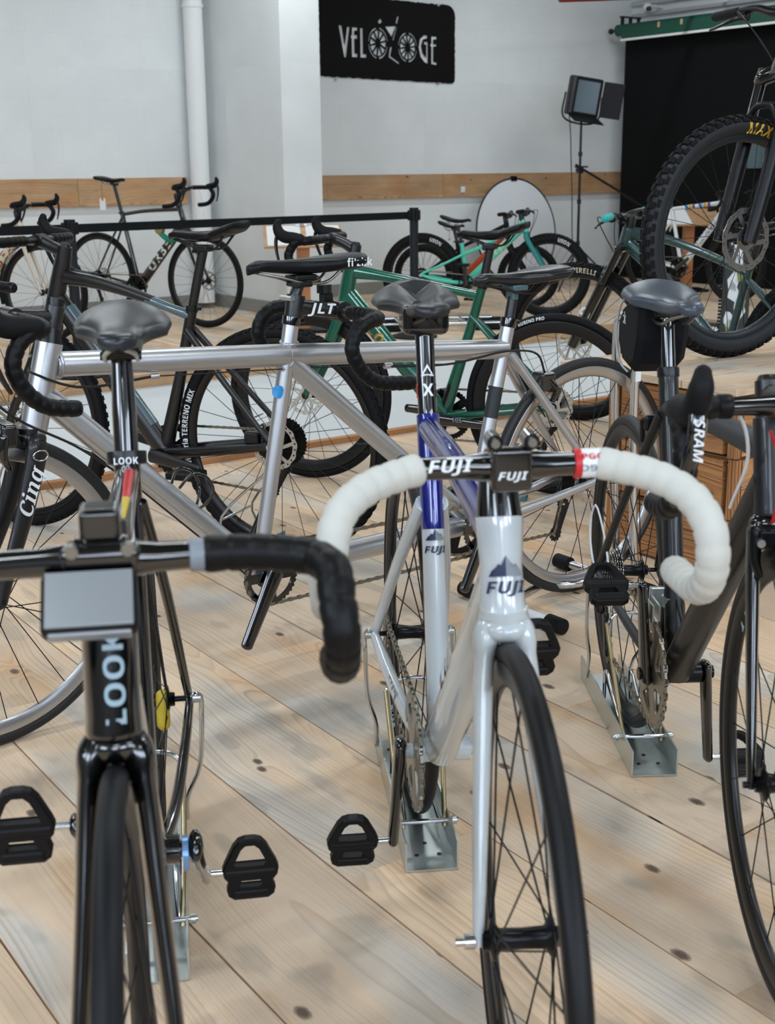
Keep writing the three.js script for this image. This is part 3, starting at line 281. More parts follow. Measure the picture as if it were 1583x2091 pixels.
function suspFork(bike, o) { const c = o.crown, h = o.hub, d = V([c[0] - h[0], c[1] - h[1]]), L = d.length(), t = d.clone().normalize(), f = V([t.y, -t.x]).multiplyScalar(o.off || .0); const at = (k, s) => [h[0] + d.x * k + f.x, h[1] + d.y * k + f.y, s * .068]; const F = mesh('fork', merge([sweep([[c[0], c[1] - .01, -.075], [c[0] + .006, c[1], -.06], [c[0], c[1] + .014, 0], [c[0] + .006, c[1], .06], [c[0], c[1] - .01, .075]], [[.02, .022], [.021, .024], [.019, .026], [.021, .024], [.02, .022]], { m: 14, n: 20, side: [1, 0, 0] })]), o.crownMat || M.gloss, bike);
  for (const s of [-1, 1]) { mesh('stanchion', sweep([at(.5, s), at(1.02, s)], .0175, { m: 18 }), M.gloss, F); mesh('slider', sweep([at(-.02, s), at(.08, s), at(.3, s), at(.62, s), at(.66, s)], [[.018, .022], [.021, .024], [.0225, .0225], [.024, .024], [.023, .023]], { m: 18, poly: 1 }), o.mat || M.gloss, F); mesh('top_cap', sweep([at(1.02, s), at(1.06, s)], [.02, .018], { m: 18 }), s > 0 ? M.black : (o.capMat || M.black), F); }
  const ar = (k, z, q) => [h[0] + d.x * k + t.y * q, h[1] + d.y * k - t.x * q, z]; mesh('arch', sweep([ar(.6, -.07, .0), ar(.72, -.064, .016), ar(.805, -.036, .022), ar(.82, 0, .024), ar(.805, .036, .022), ar(.72, .064, .016), ar(.6, .07, .0)], [.014, .012, .011, .011, .011, .012, .014], { m: 10, n: 26, side: [1, 0, 0] }), o.mat || M.gloss, F); return F; }
// turn fork, wheel, bar and stem about the steering axis
function steer(list, axisPt, axisDir, ang) { const q = new THREE.Quaternion().setFromAxisAngle(V(axisDir).clone().normalize(), ang), c = V(axisPt); for (const o of list) if (o) { o.position.sub(c).applyQuaternion(q).add(c); o.quaternion.premultiply(q); } }
function bikeRoot(name, label, p, group) { const t = thing(name, label, 'bicycle', new THREE.Vector3(p[0], p[3] || 0, -p[1]), p[2], group); return t; }
function stem(bike, pts, o = {}) { const G = [sweep(pts, o.r || [[.016, .018], [.015, .016], [.017, .019]], { m: 14, n: 10 })]; const e = pts[pts.length - 1], b = pts[0]; G.push(cyl(.021, .045, e[0], e[1], 0, 'z', 18)); const t = o.dir || [-.29, .957]; G.push(sweep([[b[0] - t[0] * .022, b[1] - t[1] * .022, 0], [b[0] + t[0] * .022, b[1] + t[1] * .022, 0]], .0195, { m: 18 })); return mesh('stem', merge(G), o.mat || M.satin, bike); }
function build(s) {
  const t = bikeRoot(s.name, s.label, s.pose, s.group), wb = s.wb, R = s.wheel.R, Rf = (s.wheelF || s.wheel).R, hr = [0, R], hf = [wb, Rf], m = s.mat;
  const rear = wheel(t, { ...s.wheel, ...(s.rearW || {}) }, hr, true), front = wheel(t, { ...(s.wheelF || s.wheel), ...(s.frontW || {}) }, hf, false);
  const [T0, T1] = s.ht, ax = V([T0[0] - T1[0], T0[1] - T1[1]]).normalize(), hm = s.htMat || m;
  tubeP(t, 'head_tube', [[...T1, 0], [lerp(T1[0], T0[0], .15), lerp(T1[1], T0[1], .15), 0], [lerp(T1[0], T0[0], .5), lerp(T1[1], T0[1], .5), 0], [...T0, 0]], s.htr || [.027, .025, .0225, .0215], hm, { m: 24, n: 14 });
  tubeP(t, 'top_tube', s.tt, s.ttr || [.018, .016], s.ttMat || m); tubeP(t, 'down_tube', s.dt, s.dtr || [.024, .026], s.dtMat || m, { m: 20 }); tubeP(t, 'seat_tube', s.st, s.str || [.0175, .0175], s.stMat || m, { m: 20 });
  if (s.stays) stays(t, { hub: hr, bb: s.bb, mat: m, ...s.stays });
  const fk = s.susp ? suspFork(t, { crown: T1, hub: hf, ...s.susp }) : rigidFork(t, { crown: [T1[0] + ax.x * -.004, T1[1] - .012], hub: hf, mat: s.forkMat || m, ...(s.fork || {}) });
  const P = s.post; if (P) { const q = mesh('seatpost', sweep(P.pts, P.r || .0136, { m: 18 }), P.mat || M.satin, t); const c = P.pts[P.pts.length - 1]; mesh('clamp', merge([box(.05, .022, .05, c[0], c[1] + .004, 0, .006), cyl(.006, .055, c[0] + .018, c[1] - .004, 0, 'z', 10)]), M.black, q); const c0 = P.collar || s.st[0]; if (!P.noCollar) mesh('seat_clamp', merge([sweep([[c0[0] + .002, c0[1] - .008, 0], [c0[0] - .002, c0[1] + .008, 0]], (P.cr || .0195), { m: 20 }), box(.016, .012, .014, c0[0] - .024, c0[1], 0, .003)]), M.black, t); }
  if (s.saddle) saddle(t, s.saddle);
  const list = [front, fk];
  if (s.stem) { const q = s.stem; const st = stem(t, q.pts, { dir: [ax.x, ax.y], mat: q.mat, r: q.r }); list.push(st); const a = T0, b = q.pts[0]; list.push(mesh('spacer', sweep([[a[0], a[1] - .004, 0], [b[0] + ax.x * .02, b[1] + ax.y * .02, 0]], q.sr || [.0205, .0175], { m: 20 }), q.spMat || M.satin, t)); list.push(mesh('top_cap', sweep([[b[0] + ax.x * .02, b[1] + ax.y * .02, 0], [b[0] + ax.x * .03, b[1] + ax.y * .03, 0]], [.0185, .014], { m: 18 }), q.capMat || M.black, t)); }
  if (s.drop) list.push(dropBar(t, s.drop)); if (s.flat) list.push(flatBar(t, s.flat));
  if (s.crank) crankset(t, { bb: s.bb, ...s.crank });
  if (s.cass) cassette(t, hr, s.cass); if (s.der) derailleur(t, hr, s.der);
  if (s.chain) chainLoop(t, { c1: s.bb, r1: s.crank.ring - .002, z: .044, c2: hr, r2: s.chain.r2, z2: s.chain.z2 ?? .044, low: s.chain.low });
  const extra = s.extra ? s.extra(t, { front, rear, fk, list, hr, hf, ax }) : null;
  if (s.steer) steer(list, T1, ax, s.steer);
  return t;
}
const KNOB = { n: 78, h: .0035, rows: [[0, .008, .5], [.35, .007, .5], [.72, .007, .55]] }, KNOBBIG = { n: 62, h: .005, rows: [[.16, .012, .55], [.5, .01, .5], [.95, .012, .6]] };
const roadW = { R: .334, tw: .0125, rd: .03, rw: .0105, ns: 20, cross: .9 };

// 1 black track bike, front left
build({ name: 'track_bike', label: 'glossy black track bike with pale head tube lettering and a grey gadget', pose: [-.396, 1.955, -1.41], wb: 1.0, wheel: { ...roadW, tyre: std(0x0a0d12, .5, 0, { specularIntensity: .6 }), rd: .02, ns: 28 }, mat: M.gloss, steer: .012, bb: [.395, .28],
  ht: [[.828, .795], [.862, .668]], htr: [[.027, .033], [.026, .033], [.026, .033], [.026, .033]], tt: [[.25, .775, 0], [.55, .785, 0], [.82, .775, 0]], ttr: [[.016, .02], [.017, .022], [.02, .026]], dt: [[.395, .285, 0], [.845, .71, 0]], dtr: [[.028, .03], [.026, .034]], st: [[.246, .798, 0], [.395, .28, 0]], str: [[.018, .024], [.02, .026]],
  stays: { top: [.27, .74], dropMat: M.zinc }, forkMat: M.gloss, fork: { r: [[.02, .02], [.017, .022], [.012, .024], [.01, .021], [.008, .015], [.006, .01]], w: .044, wc: .024 },
  post: { pts: [[.255, .79, 0], [.235, .86, 0], [.212, .94, 0]], r: [[.0165, .02], [.0165, .02], [.014, .017]], mat: M.gloss, cr: .027 }, saddle: { at: [.2, .985], len: .255, width: .142, nose: .05, droop: .02, mat: std(0x24282c, .32), rail: M.zinc, tilt: 0 },
  stem: { pts: [[.814, .84, 0], [.85, .844, 0], [.88, .845, 0]], r: [[.017, .022], [.016, .02], [.02, .022]], mat: M.gloss, sr: [.027, .021] }, drop: { at: [.884, .845], w: .2, reach: .08, drop: .108, back: -.02, tr: .0165, tapeFrom: .09, cr: .0165, barMat: M.gloss, tilt: -.05 },
  crank: { phi: .75, ring: .098, pedal: 'road', pedalRot: 1.5, bbMat: M.gloss }, cass: { n: 1, r0: .03, r1: .03, z: .044 }, chain: { r2: .03 },
  extra: (t, e) => {
    mesh('lettering', tubeText('LOOK', .0185, [.862, .655], [.828, .79], [.036, .0275], [1, 0, -.12], { sx: 1.3, at: .5 }), M.printSoft, t); mesh('collar_print', tubeText('LOOK', .009, [.25, .798, .03], [.25, .798, -.03], .028, [1, .1, 0], {}), M.print, t);
    mesh('red_band', sweep([[.33, .7985, -.006], [.5, .8035, -.006]], [[.0065, .003], [.0065, .003]], { m: 10 }), M.red, t); mesh('yellow_band', sweep([[.5, .8035, -.006], [.64, .803, -.004]], [[.0065, .003], [.0035, .002]], { m: 10 }), M.yellow, t);
    mesh('valve_cap', sweep([[.01, .345, -.022], [.02, .3, -.022]], .011, { m: 10, round: 1 }), M.yellow, t); mesh('axle_ring', cyl(.024, .008, .40, .276, -.052, 'z', 20), std(0x7fa6d8, .3, .6), t); mesh('blue_mark', box(.03, .006, .002, .425, .27, -.045), M.blue, t);
    const b = mesh('stem_block', merge([box(.04, .045, .036, .865, .868, 0, .006), box(.035, .026, .072, .885, .849, 0, .01)]), M.gloss, t); for (const z of [-.03, .03]) mesh('bolt', cyl(.006, .012, .9, .859, z * .8, 'x', 10), M.steel, b); e.list.push(b);
    const c = mesh('bar_gadget', new RoundedBoxGeometry(.062, .02, .082, 4, .008), M.plastic, t); c.position.set(.925, .818, .01); c.rotation.z = -.72; mesh('display', new RoundedBoxGeometry(.054, .003, .074, 2, .001), M.phone, c).position.set(0, .0102, 0); mesh('rim_band', new RoundedBoxGeometry(.006, .012, .07, 2, .002), M.phone, c).position.set(.0295, 0, 0); e.list.push(c);
    for (const s of [-1]) { const g = mesh('bar_logo', sweep([[.884, .845, s * .078], [.884, .845, s * .092]], .0152, { m: 18, side: [0, 1, 0] }), M.greyPrint, t); e.list.push(g); }
  } });

// 2 white track bike, centre
build({ name: 'track_bike', label: 'white and blue track bike with white taped drop bars', pose: [.039, 2.2665, -1.46], wb: 1.0, wheel: { ...roadW, tyre: std(0x090b0e, .5, 0, { specularIntensity: .6 }), rd: .03, ns: 20, sr: .0013, rimMat: 0 }, mat: M.white, steer: -.045, bb: [.391, .28], frontW: { rim: M.black, nuts: 1 }, rearW: { text: [{ str: 'OVAL', size: .016, side: 1, at: -2.2, dr: -2.2 / 2.2 * .2 }] },
  ht: [[.828, .782], [.861, .668]], htr: [[.03, .031], [.0265, .028], [.0245, .026], [.0285, .029]], tt: [[.245, .775, 0], [.5, .775, 0], [.82, .755, 0]], ttr: [[.017, .021], [.018, .022], [.02, .026]], dt: [[.391, .285, 0], [.845, .71, 0]], dtr: [[.03, .034], [.026, .036]], st: [[.248, .79, 0], [.3, .62, 0], [.391, .28, 0]], str: [[.018, .02], [.018, .024], [.02, .026]], ttMat: M.blue,
  stays: { top: [.29, .66], dropMat: M.zinc, csr: [[.011, .017], [.011, .015], [.011, .014], [.009, .012]], ssr: [[.011, .015], [.01, .014], [.009, .012]] }, forkMat: M.white, fork: { r: [[.022, .022], [.018, .022], [.0125, .023], [.0105, .02], [.008, .014], [.006, .009]], w: .044, wc: .024, cr: .028 },
  post: { pts: [[.248, .79, 0], [.222, .87, 0], [.203, .94, 0]], r: .0155, mat: M.gloss, noCollar: 1 }, saddle: { at: [.19, .985], len: .25, width: .15, nose: .055, droop: .024, channel: .02, mat: std(0x1d2023, .38), rail: M.black, th: .03 },
  stem: { pts: [[.815, .83, 0], [.85, .848, 0], [.895, .86, 0]], r: [[.016, .02], [.015, .018], [.017, .02]], mat: M.gloss, sr: [.028, .02], spMat: M.gloss }, drop: { at: [.9, .86], w: .2, reach: .09, drop: .14, back: -.06, pista: 1, tr: .0178, tapeFrom: .1, cr: .0165, tape: M.whiteTape, barMat: M.gloss, tilt: .0 },
  crank: { phi: -1.65, ring: .095, ringMat: M.cog, pedal: 'road', pedalRot: 1.3, mat: M.gloss, bbMat: M.white, L: .165 }, cass: { n: 1, r0: .03, r1: .03, z: .044 }, chain: { r2: .03 },
  extra: (t, e) => {
    const emblem = (a, b, r, f, size, at) => { const mk = (P, mat, nm) => mesh(nm, tubeShape(new THREE.ShapeGeometry(poly(P.map(p => [p[0] * size, p[1] * size]))), a, b, r, f, { across: 1, at }), mat, t);
      mk([[-1, 0], [-.5, 0], [0, 0], [0, .6], [0, 1.15], [-.25, .62], [-.42, .7], [-.55, .52], [-.8, .32]], M.navy, 'emblem'); mk([[0, 0], [.5, 0], [1, 0], [.85, .35], [.55, .72], [.42, .62], [.25, .8], [0, 1.15], [0, .6]], M.greyPrint, 'emblem'); };
    emblem([.861, .668, 0], [.828, .782, 0], .0285, [1, 0, .0], .021, .42); mesh('lettering', tubeText('FUJI', .014, [.861, .668], [.828, .782], .0285, [1, 0, 0], { across: 1, at: .3, slant: .3, sx: 1.3 }), M.navy, t);
    emblem([.391, .28, 0], [.248, .79, 0], [.031, .0195], [1, 0, 0], .016, .63); mesh('lettering', tubeText('FUJI', .011, [.391, .28], [.248, .79], [.031, .0195], [1, 0, 0], { across: 1, at: .6, slant: .3, sx: 1.25 }), M.navy, t);
    tubeP(t, 'blue_sleeve', [[.247, .795, 0], [.28, .69, 0], [.3, .62, 0]], [[.0185, .0205], [.0187, .0235], [.0187, .0245]], M.blue, { m: 20 });
    mesh('lettering', tubeText('FUJI', .045, [.43, .325], [.8, .7], [.0285, .035], [.3, 0, 1], { slant: .2, sx: 1.4 }), std(0x9b948a, .4, .4), t); mesh('lettering', tubeText('FUJI', .018, [0, .335, .05], [.38, .29, .03], .02, [0, 0, 1], { slant: .2, sx: 1.5, at: .55 }), std(0x8d8880, .4, .3), t);
    { const T = poly([[-.011, 0], [.011, 0], [0, .019]]), h = new THREE.Path(); h.moveTo(-.006, .003); h.lineTo(0, .0135); h.lineTo(.006, .003); h.closePath(); T.holes.push(h); mesh('post_emblem', tubeShape(new THREE.ShapeGeometry(T), [.24, .815, 0], [.215, .9, 0], .0158, [1, 0, 0], { across: 1, at: .45 }), M.print, t); } mesh('post_emblem', tubeText('X', .02, [.24, .815], [.215, .9], .0158, [1, 0, 0], { across: 1, at: .2 }), M.print, t); mesh('red_stripe', tubeText('I', .022, [.24, .815], [.215, .9], .0158, [.2, 0, -1], { across: 1, at: .2 }), M.red, t); mesh('red_stripe', tubeText('I', .022, [.24, .815], [.215, .9], .0158, [.2, 0, 1], { across: 1, at: .2 }), M.red, t);
    const bar = e.list[e.list.length - 1]; mesh('lettering', tubeText('FUJI', .0135, [0, 0, .097], [0, 0, .037], .0152, [1, .25, 0], { slant: .3, sx: 1.3 }), M.print, bar); mesh('lettering', tubeText('FUJI', .008, [0, 0, .02], [0, 0, -.02], .0215, [1, .1, 0], { slant: .3, sx: 1.3 }), M.print, bar);
    mesh('bar_sleeve', sweep([[0, 0, -.078], [0, 0, -.102]], .0165, { m: 18, side: [0, 1, 0] }), M.print, bar); mesh('red_ring', sweep([[0, 0, -.072], [0, 0, -.079]], .0167, { m: 18, side: [0, 1, 0] }), M.red, bar); mesh('lettering', tubeText('PGC', .007, [0, 0, -.1], [0, 0, -.08], .0168, [1, -.1, 0], { sx: 1.3 }), M.greyPrint, bar); mesh('lettering', tubeText('PGC', .007, [0, 0, -.08], [0, 0, -.1], .0168, [1, .8, 0], { sx: 1.3 }), M.red, bar); mesh('stripe', sweep([[.009, .0125, .07], [.009, .0125, -.07]], .0009, { m: 6, side: [0, 1, 0] }), M.print, bar);
    const cap = mesh('faceplate', merge([box(.018, .05, .046, .915, .86, 0, .007), ...[-.02, .02].map(z => cyl(.009, .03, .913, .892, z, 'x', 12))]), M.gloss, t); mesh('lettering', textGeo('FUJI', .009, (x, y) => new THREE.Vector3(.9246, .853 + y, -x), { slant: .3, sx: 1.3 }), M.print, cap); for (const z of [-.02, .02]) mesh('bolt', cyl(.005, .008, .93, .892, z, 'x', 8), M.steel, cap); e.list.push(cap); e.list.push(...[]);
    mesh('saddle_clamp', merge([box(.07, .05, .075, .2, .945, 0, .012)]), M.gloss, t);
  } });

// 3 charcoal road bike, right
build({ name: 'road_bike', label: 'charcoal road bike with a saddle bag at the right edge', pose: [.5146, 2.6158, -1.5265, .006], wb: .988, wheel: { ...roadW, rd: .026, ns: 20, tyre: std(0x141517, .5) }, frontW: { text: [{ str: 'I I I', size: .03, side: 1, at: 2.5, dr: -2.6 }] }, mat: M.greyFrame, steer: -.045, bb: [.4, .262],
  ht: [[.811, .82], [.85, .685]], htMat: M.carbon, htr: [.027, .026, .025, .024], tt: [[.255, .735, 0], [.55, .762, 0], [.81, .775, 0]], ttr: [[.017, .017], [.017, .019], [.02, .021]], dt: [[.406, .27, 0], [.836, .735, 0]], dtr: [[.03, .028], [.027, .029]], dtMat: M.carbon, st: [[.25, .80, 0], [.3, .63, 0], [.406, .264, 0]], str: [[.0185, .019], [.018, .019], [.02, .021]], stMat: M.carbon,
  stays: { top: [.275, .725], mat: M.carbon, csMat: M.greyFrame, dropMat: M.zinc, ssr: [.011, .009, .008] }, forkMat: M.gloss, fork: { w: .046, wc: .028 },
  post: { pts: [[.25, .80, 0], [.222, .91, 0]], r: .0136, mat: M.gloss, cr: .0205 }, saddle: { at: [.26, .95], len: .275, width: .145, nose: .045, droop: .012, mat: std(0x3d4650, .32), rail: M.steel, th: .034 },
  stem: { pts: [[.8, .85, 0], [.86, .86, 0], [.93, .866, 0]], mat: M.satin }, drop: { at: [.936, .862], w: .17, reach: .09, drop: .13, back: -.03, tr: .0165, hoods: 1, tape: M.tape, hood: M.rubber, lever: M.gloss },
  crank: { phi: 1.62, ring: .1, ring2: .075, ringMat: std(0x8f887a, .35, .8), pedal: 'road', pedalRot: 2.7, mat: M.gloss, q: .056 }, cass: { n: 10, r0: .024, r1: .052 }, der: { dx: .02 }, chain: { r2: .03, low: [[.03, .27, 0], [.06, .165, 0]] },
  extra: (t, e) => {
    mesh('lettering', tubeText('nce', .05, [.58, .465], [.83, .73], .0285, [.25, 0, 1], { at: .25 }), M.print, t);
    const bar = e.list[e.list.length - 1]; mesh('lettering', textGeo('SRAM', .014, (x, y) => new THREE.Vector3(.1455 - x * .05, -.015 - x * .95, .1675 - y * .9), { slant: .25, sx: 1.1 }), M.print, bar);
    mesh('post_head', sweep([[.2255, .896, 0], [.2215, .912, 0]], .0143, { m: 18 }), M.chrome, t);
    mesh('front_derailleur', merge([box(.012, .035, .03, .36, .40, .03, .003), cyl(.022, .02, .365, .39, 0, 'y', 18), box(.07, .03, .003, .385, .385, .04), box(.07, .03, .003, .385, .385, .052)]), M.zinc, t);
    for (const [x, y] of [[.9, .66]]) { const c = mesh('brake', merge([box(.025, .03, .075, .9, .668, 0, .006), sweep([[.905, .68, .04], [.91, .64, .04], [.9, .612, .03]], [.008, .007, .006], { m: 8 }), sweep([[.905, .68, -.04], [.91, .64, -.04], [.9, .612, -.03]], [.008, .007, .006], { m: 8 })]), M.blackMetal, t); for (const z of [-.035, .035]) mesh('bolt', cyl(.006, .01, .916, .665, z, 'x', 10), M.zinc, c); e.list.push(c); }
    mesh('brake', merge([box(.02, .03, .07, .225, .70, 0, .006), sweep([[.215, .705, .035], [.2, .66, .03]], .006, { m: 8 }), sweep([[.215, .705, -.035], [.2, .66, -.03]], .006, { m: 8 })]), M.black, t);
    mesh('cable', sweep([[.9, .82, .03], [.925, .79, .025], [.925, .74, .02], [.905, .69, .02]], .0026, { m: 6, n: 16 }), M.red, t); mesh('cable', sweep([[.87, .875, .12], [.9, .85, .08], [.86, .78, .045], [.78, .68, .04]], .0026, { m: 6, n: 16 }), M.print, t); mesh('cable', sweep([[.05, .30, .06], [-.03, .35, .07], [-.07, .42, .07], [-.04, .47, .066], [.03, .42, .06], [.06, .36, .055]], .0024, { m: 6, n: 20 }), M.print, t);
    mesh('bottle_cage', merge([sweep([[.395, .46, .0], [.43, .48, .035], [.47, .47, .035], [.49, .44, 0], [.47, .47, -.035], [.43, .48, -.035], [.395, .46, 0]], .003, { m: 6, n: 24 }), sweep([[.37, .41, 0], [.46, .36, 0], [.49, .44, 0]], .003, { m: 6, n: 10 })]), M.black, t);
  } });
{ const t = thing('saddle_bag', 'black saddle bag with grey piping hanging under the charcoal saddle', 'bag', new THREE.Vector3(.5146, .006, -2.6158), -1.5265); const sh = poly([[.2, .91], [.13, .915], [.08, .9], [.05, .87], [.05, .835], [.085, .805], [.14, .798], [.175, .815], [.195, .86]]); const g = extr(sh, .075, .012, 4); mesh('body', g, M.bag, t); const P = [[.2, .922, 0], [.13, .927, 0], [.072, .911, 0], [.04, .874, 0], [.038, .83, 0], [.078, .795, 0], [.14, .786, 0]]; for (const z of [-.04, .04]) mesh('piping', sweep(P.map(p => [p[0], p[1], z * 1.28]), .0022, { m: 6, n: 24 }), M.piping, t); mesh('lettering', textGeo(':k', .022, (x, y) => new THREE.Vector3(.095 + x * .9, .885 + y, .0502)), M.print, t); mesh('strap', box(.03, .05, .03, .2, .92, 0, .004), M.bag, t); }
// 4 bare aluminium tandem
{ const t = bikeRoot('tandem_bike', 'bare aluminium tandem with two black saddles parked across the room', [.548, 3.499, 3.770]), R = .336, wb = 1.694, m = M.alu;
  const w = { R, tw: .0135, rd: .03, rw: .0105, rim: M.rim, ns: 24, tyre: std(0x17191b, .5), spoke: M.spoke, hub: M.black, sr: .0012 };
  wheel(t, { ...w, rotor: .07 }, [0, R], true); const fw = wheel(t, w, [wb, R], false);
  tubeP(t, 'head_tube', [[1.573, .664, 0], [1.524, .842, 0]], .0275, m, { m: 26 }); tubeP(t, 'top_tube', [[1.515, .797, 0], [.962, .766, 0]], .026, m, { m: 24 }); tubeP(t, 'top_tube', [[.96, .766, 0], [.6, .742, 0], [.297, .721, 0]], [.026, .026, .025], m, { m: 24 });
  tubeP(t, 'down_tube', [[1.548, .738, 0], [1.054, .265, 0]], .0272, m, { m: 24 }); tubeP(t, 'seat_tube', [[.944, .842, 0], [1.054, .265, 0]], .0185, m, { m: 22 }); tubeP(t, 'lateral_tube', [[.955, .752, 0], [.405, .275, 0]], [.0235, .0235], m, { m: 24 }); tubeP(t, 'boom_tube', [[1.05, .262, 0], [.405, .268, 0]], .027, m, { m: 24 }); tubeP(t, 'seat_tube', [[.283, .79, 0], [.405, .27, 0]], .0185, m, { m: 22 });
  for (const [u, h] of [[1.054, .265], [.405, .27]]) mesh('bottom_bracket', cyl(.034, .078, u, h, 0, 'z', 28), m, t);
  for (const [P, r] of [[[1.533, .81], .029], [[.952, .80], .0205]]) mesh('weld', new THREE.TorusGeometry(r * .96, .0035, 6, 26).rotateY(r > .025 ? 1.57 : 0).rotateX(r > .025 ? 0 : 1.4).translate(P[0] - (r > .025 ? .024 : 0), P[1] - (r > .025 ? .012 : .006), 0), m, t);
  stays(t, { hub: [0, R], bb: [.405, .268], top: [.29, .712], mat: m, csr: [[.012, .014], [.012, .013], [.011, .012], [.009, .01]], ssr: [.0125, .012, .0095] });
  tubeP(t, 'stay_bridge', [[.19, .585, -.028], [.19, .585, .028]], .008, m);
  const fk = rigidFork(t, { crown: [1.578, .648], hub: [wb, R], mat: M.carbon, w: .046, cr: .027, r: [[.02, .022], [.017, .024], [.013, .024], [.011, .021], [.009, .016], [.006, .011]] });
  mesh('lettering', textGeo('Cinq', .032, (x, y) => new THREE.Vector3(1.612 - x * .35 + y * .94, .555 + x * .94 + y * .35, -.0575), { slant: .35, font: 'serif' }), M.print, fk);
  mesh('fork_emblem', new THREE.TorusGeometry(.013, .0018, 6, 20).scale(1.15, .8, 1).translate(1.583, .625, -.058), M.chrome, t);
  const TL = [fw, fk];
  // captain's cockpit
  mesh('headset', sweep([[1.526, .838, 0], [1.518, .872, 0]], [.026, .021], { m: 20 }), M.black, t); const st = stem(t, [[1.512, .893, 0], [1.55, .897, 0], [1.605, .9, 0]], { mat: M.satin }); TL.push(st); mesh('stem_cap', sweep([[1.508, .91, 0], [1.502, .93, 0]], .018, { m: 8 }), M.black, t);
  TL.push(dropBar(t, { at: [1.612, .9], w: .195, reach: .085, drop: .145, back: -.03, hoods: 1, tr: .016, tapeFrom: .05, barMat: M.satin }));
  for (const [sx, o] of [[0, 0]]) mesh('brake', merge([box(.035, .05, .085, 1.635, .668, 0, .01), sweep([[1.65, .67, -.045], [1.655, .63, -.045], [1.64, .6, -.03]], [.01, .009, .007], { m: 10 }), sweep([[1.65, .67, .045], [1.655, .63, .045], [1.64, .6, .03]], [.01, .009, .007], { m: 10 })]), M.gloss, t);
  steer(TL, [1.573, .664, 0], [-.049, .178, 0], .12);
  // captain's post, saddle and the stoker's bars clamped to it
  mesh('seat_clamp', merge([sweep([[.947, .834, 0], [.943, .852, 0]], .0215, { m: 22 }), box(.016, .012, .012, .918, .842, 0, .003)]), M.gloss, t); mesh('seatpost', sweep([[.945, .85, 0], [.936, .882, 0]], .0137, { m: 18 }), M.chrome, t); const sp = mesh('seatpost', sweep([[.936, .882, 0], [.93, .905, 0], [.915, .935, 0]], [.0145, .014, .012], { m: 18 }), M.satin, t); mesh('clamp', merge([box(.06, .014, .05, .915, .94, 0, .005), box(.04, .012, .056, .92, .925, 0, .004)]), M.black, sp);
  saddle(t, { at: [.905, .985], len: .3, width: .132, nose: .04, dip: .004, th: .036, mat: M.saddle, rail: M.steel }); mesh('lettering', textGeo("fi'zi:k", .026, (x, y) => new THREE.Vector3(.795 - x * .75, .972 + y * .7 + x * .0, -.0635 - 0), {}), M.print, t);
  const ss = mesh('stem', merge([sweep([[.935, .872, 0], [.9, .868, 0], [.82, .857, 0]], [.021, .017, .018], { m: 18, n: 8 }), sweep([[.94, .85, 0], [.93, .9, 0]], .0215, { m: 20 }), cyl(.0235, .05, .813, .856, 0, 'z', 20)]), M.satin, t); mesh('lettering', textGeo('JLT', .024, (x, y) => new THREE.Vector3(.872 - x, .864 + y + x * -.1, -.0185), { slant: .35, sx: 1.4 }), M.print, ss); mesh('bolt', cyl(.006, .05, .955, .895, 0, 'z', 10), M.zinc, ss);
  dropBar(t, { at: [.813, .856], w: .2, reach: .095, drop: .14, back: -.055, tr: .0165, tapeFrom: .05, barMat: M.satin }); mesh('bell_mount', merge([cyl(.018, .02, .82, .905, .05, 'y', 14), box(.03, .03, .02, .815, .88, .05, .004)]), M.black, t);
  // stoker's post and saddle
  mesh('seat_clamp', merge([sweep([[.286, .778, 0], [.281, .8, 0]], .0215, { m: 22 }), box(.016, .012, .012, .256, .788, 0, .003)]), M.gloss, t); const sq = mesh('seatpost', sweep([[.283, .79, 0], [.266, .868, 0]], .0136, { m: 18 }), M.satin, t); mesh('clamp', merge([box(.05, .016, .05, .262, .878, 0, .005), box(.02, .03, .03, .272, .862, 0, .004)]), M.teal, sq);
  saddle(t, { at: [.247, .922], len: .3, width: .135, nose: .042, dip: .006, th: .036, mat: M.saddleGloss, rail: M.black });
  // cranks, timing chain, drive side
  for (const [bb] of [[[1.054, .265]], [[.405, .27]]]) { crankset(t, { bb, phi: -1.05 + Math.PI, ring: .07, rz: -.055, ringMat: M.gloss, arms: 4, mat: M.gloss }); }
  crankset; chainLoop(t, { c1: [1.054, .265], r1: .068, c2: [.405, .27], r2: .068, z: -.055, z2: -.055, mat: M.chain });
  const big = mesh('chainring', ringGeo(.1, 50, 5), M.blackMetal, t); big.position.set(.405, .27, .045); cassette(t, [0, R], { n: 9, r0: .024, r1: .055, mat: M.cogBlack }); derailleur(t, [0, R], { dx: .02 }); chainLoop(t, { c1: [.405, .27], r1: .098, c2: [0, R], r2: .03, z: .044, low: [[.03, .28, 0], [.06, .17, 0]] });
  mesh('brake', merge([box(.05, .05, .05, .165, .625, -.01, .008), sweep([[.17, .64, -.02], [.14, .6, -.035], [.15, .57, -.03]], [.012, .01, .008], { m: 8 }), cyl(.01, .05, .14, .6, -.02, 'z', 12)]), M.gloss, t); mesh('rear_cable', sweep([[.68, .715, -.027], [.5, .705, -.03], [.3, .72, -.03], [.2, .7, -.025], [.17, .65, -.02]], .003, { m: 6, n: 30 }), M.wire, t); mesh('cable', sweep([[1.63, .82, -.16], [1.58, .79, -.05], [1.48, .75, -.03], [1.3, .752, -.01]], .003, { m: 6, n: 20 }), M.wire, t); mesh('cable', sweep([[1.7, .76, -.14], [1.62, .70, -.08], [1.5, .63, -.045], [1.38, .535, -.035]], .003, { m: 6, n: 20 }), M.wire, t); mesh('cable', sweep([[1.38, .535, -.035], [1.1, .265, -.036]], .0022, { m: 6 }), M.wire, t); mesh('cable', sweep([[1.3, .752, -.01], [.9, .732, -.012], [.6, .71, -.012], [.5, .705, -.03]], .0016, { m: 6, n: 12 }), M.wire, t);
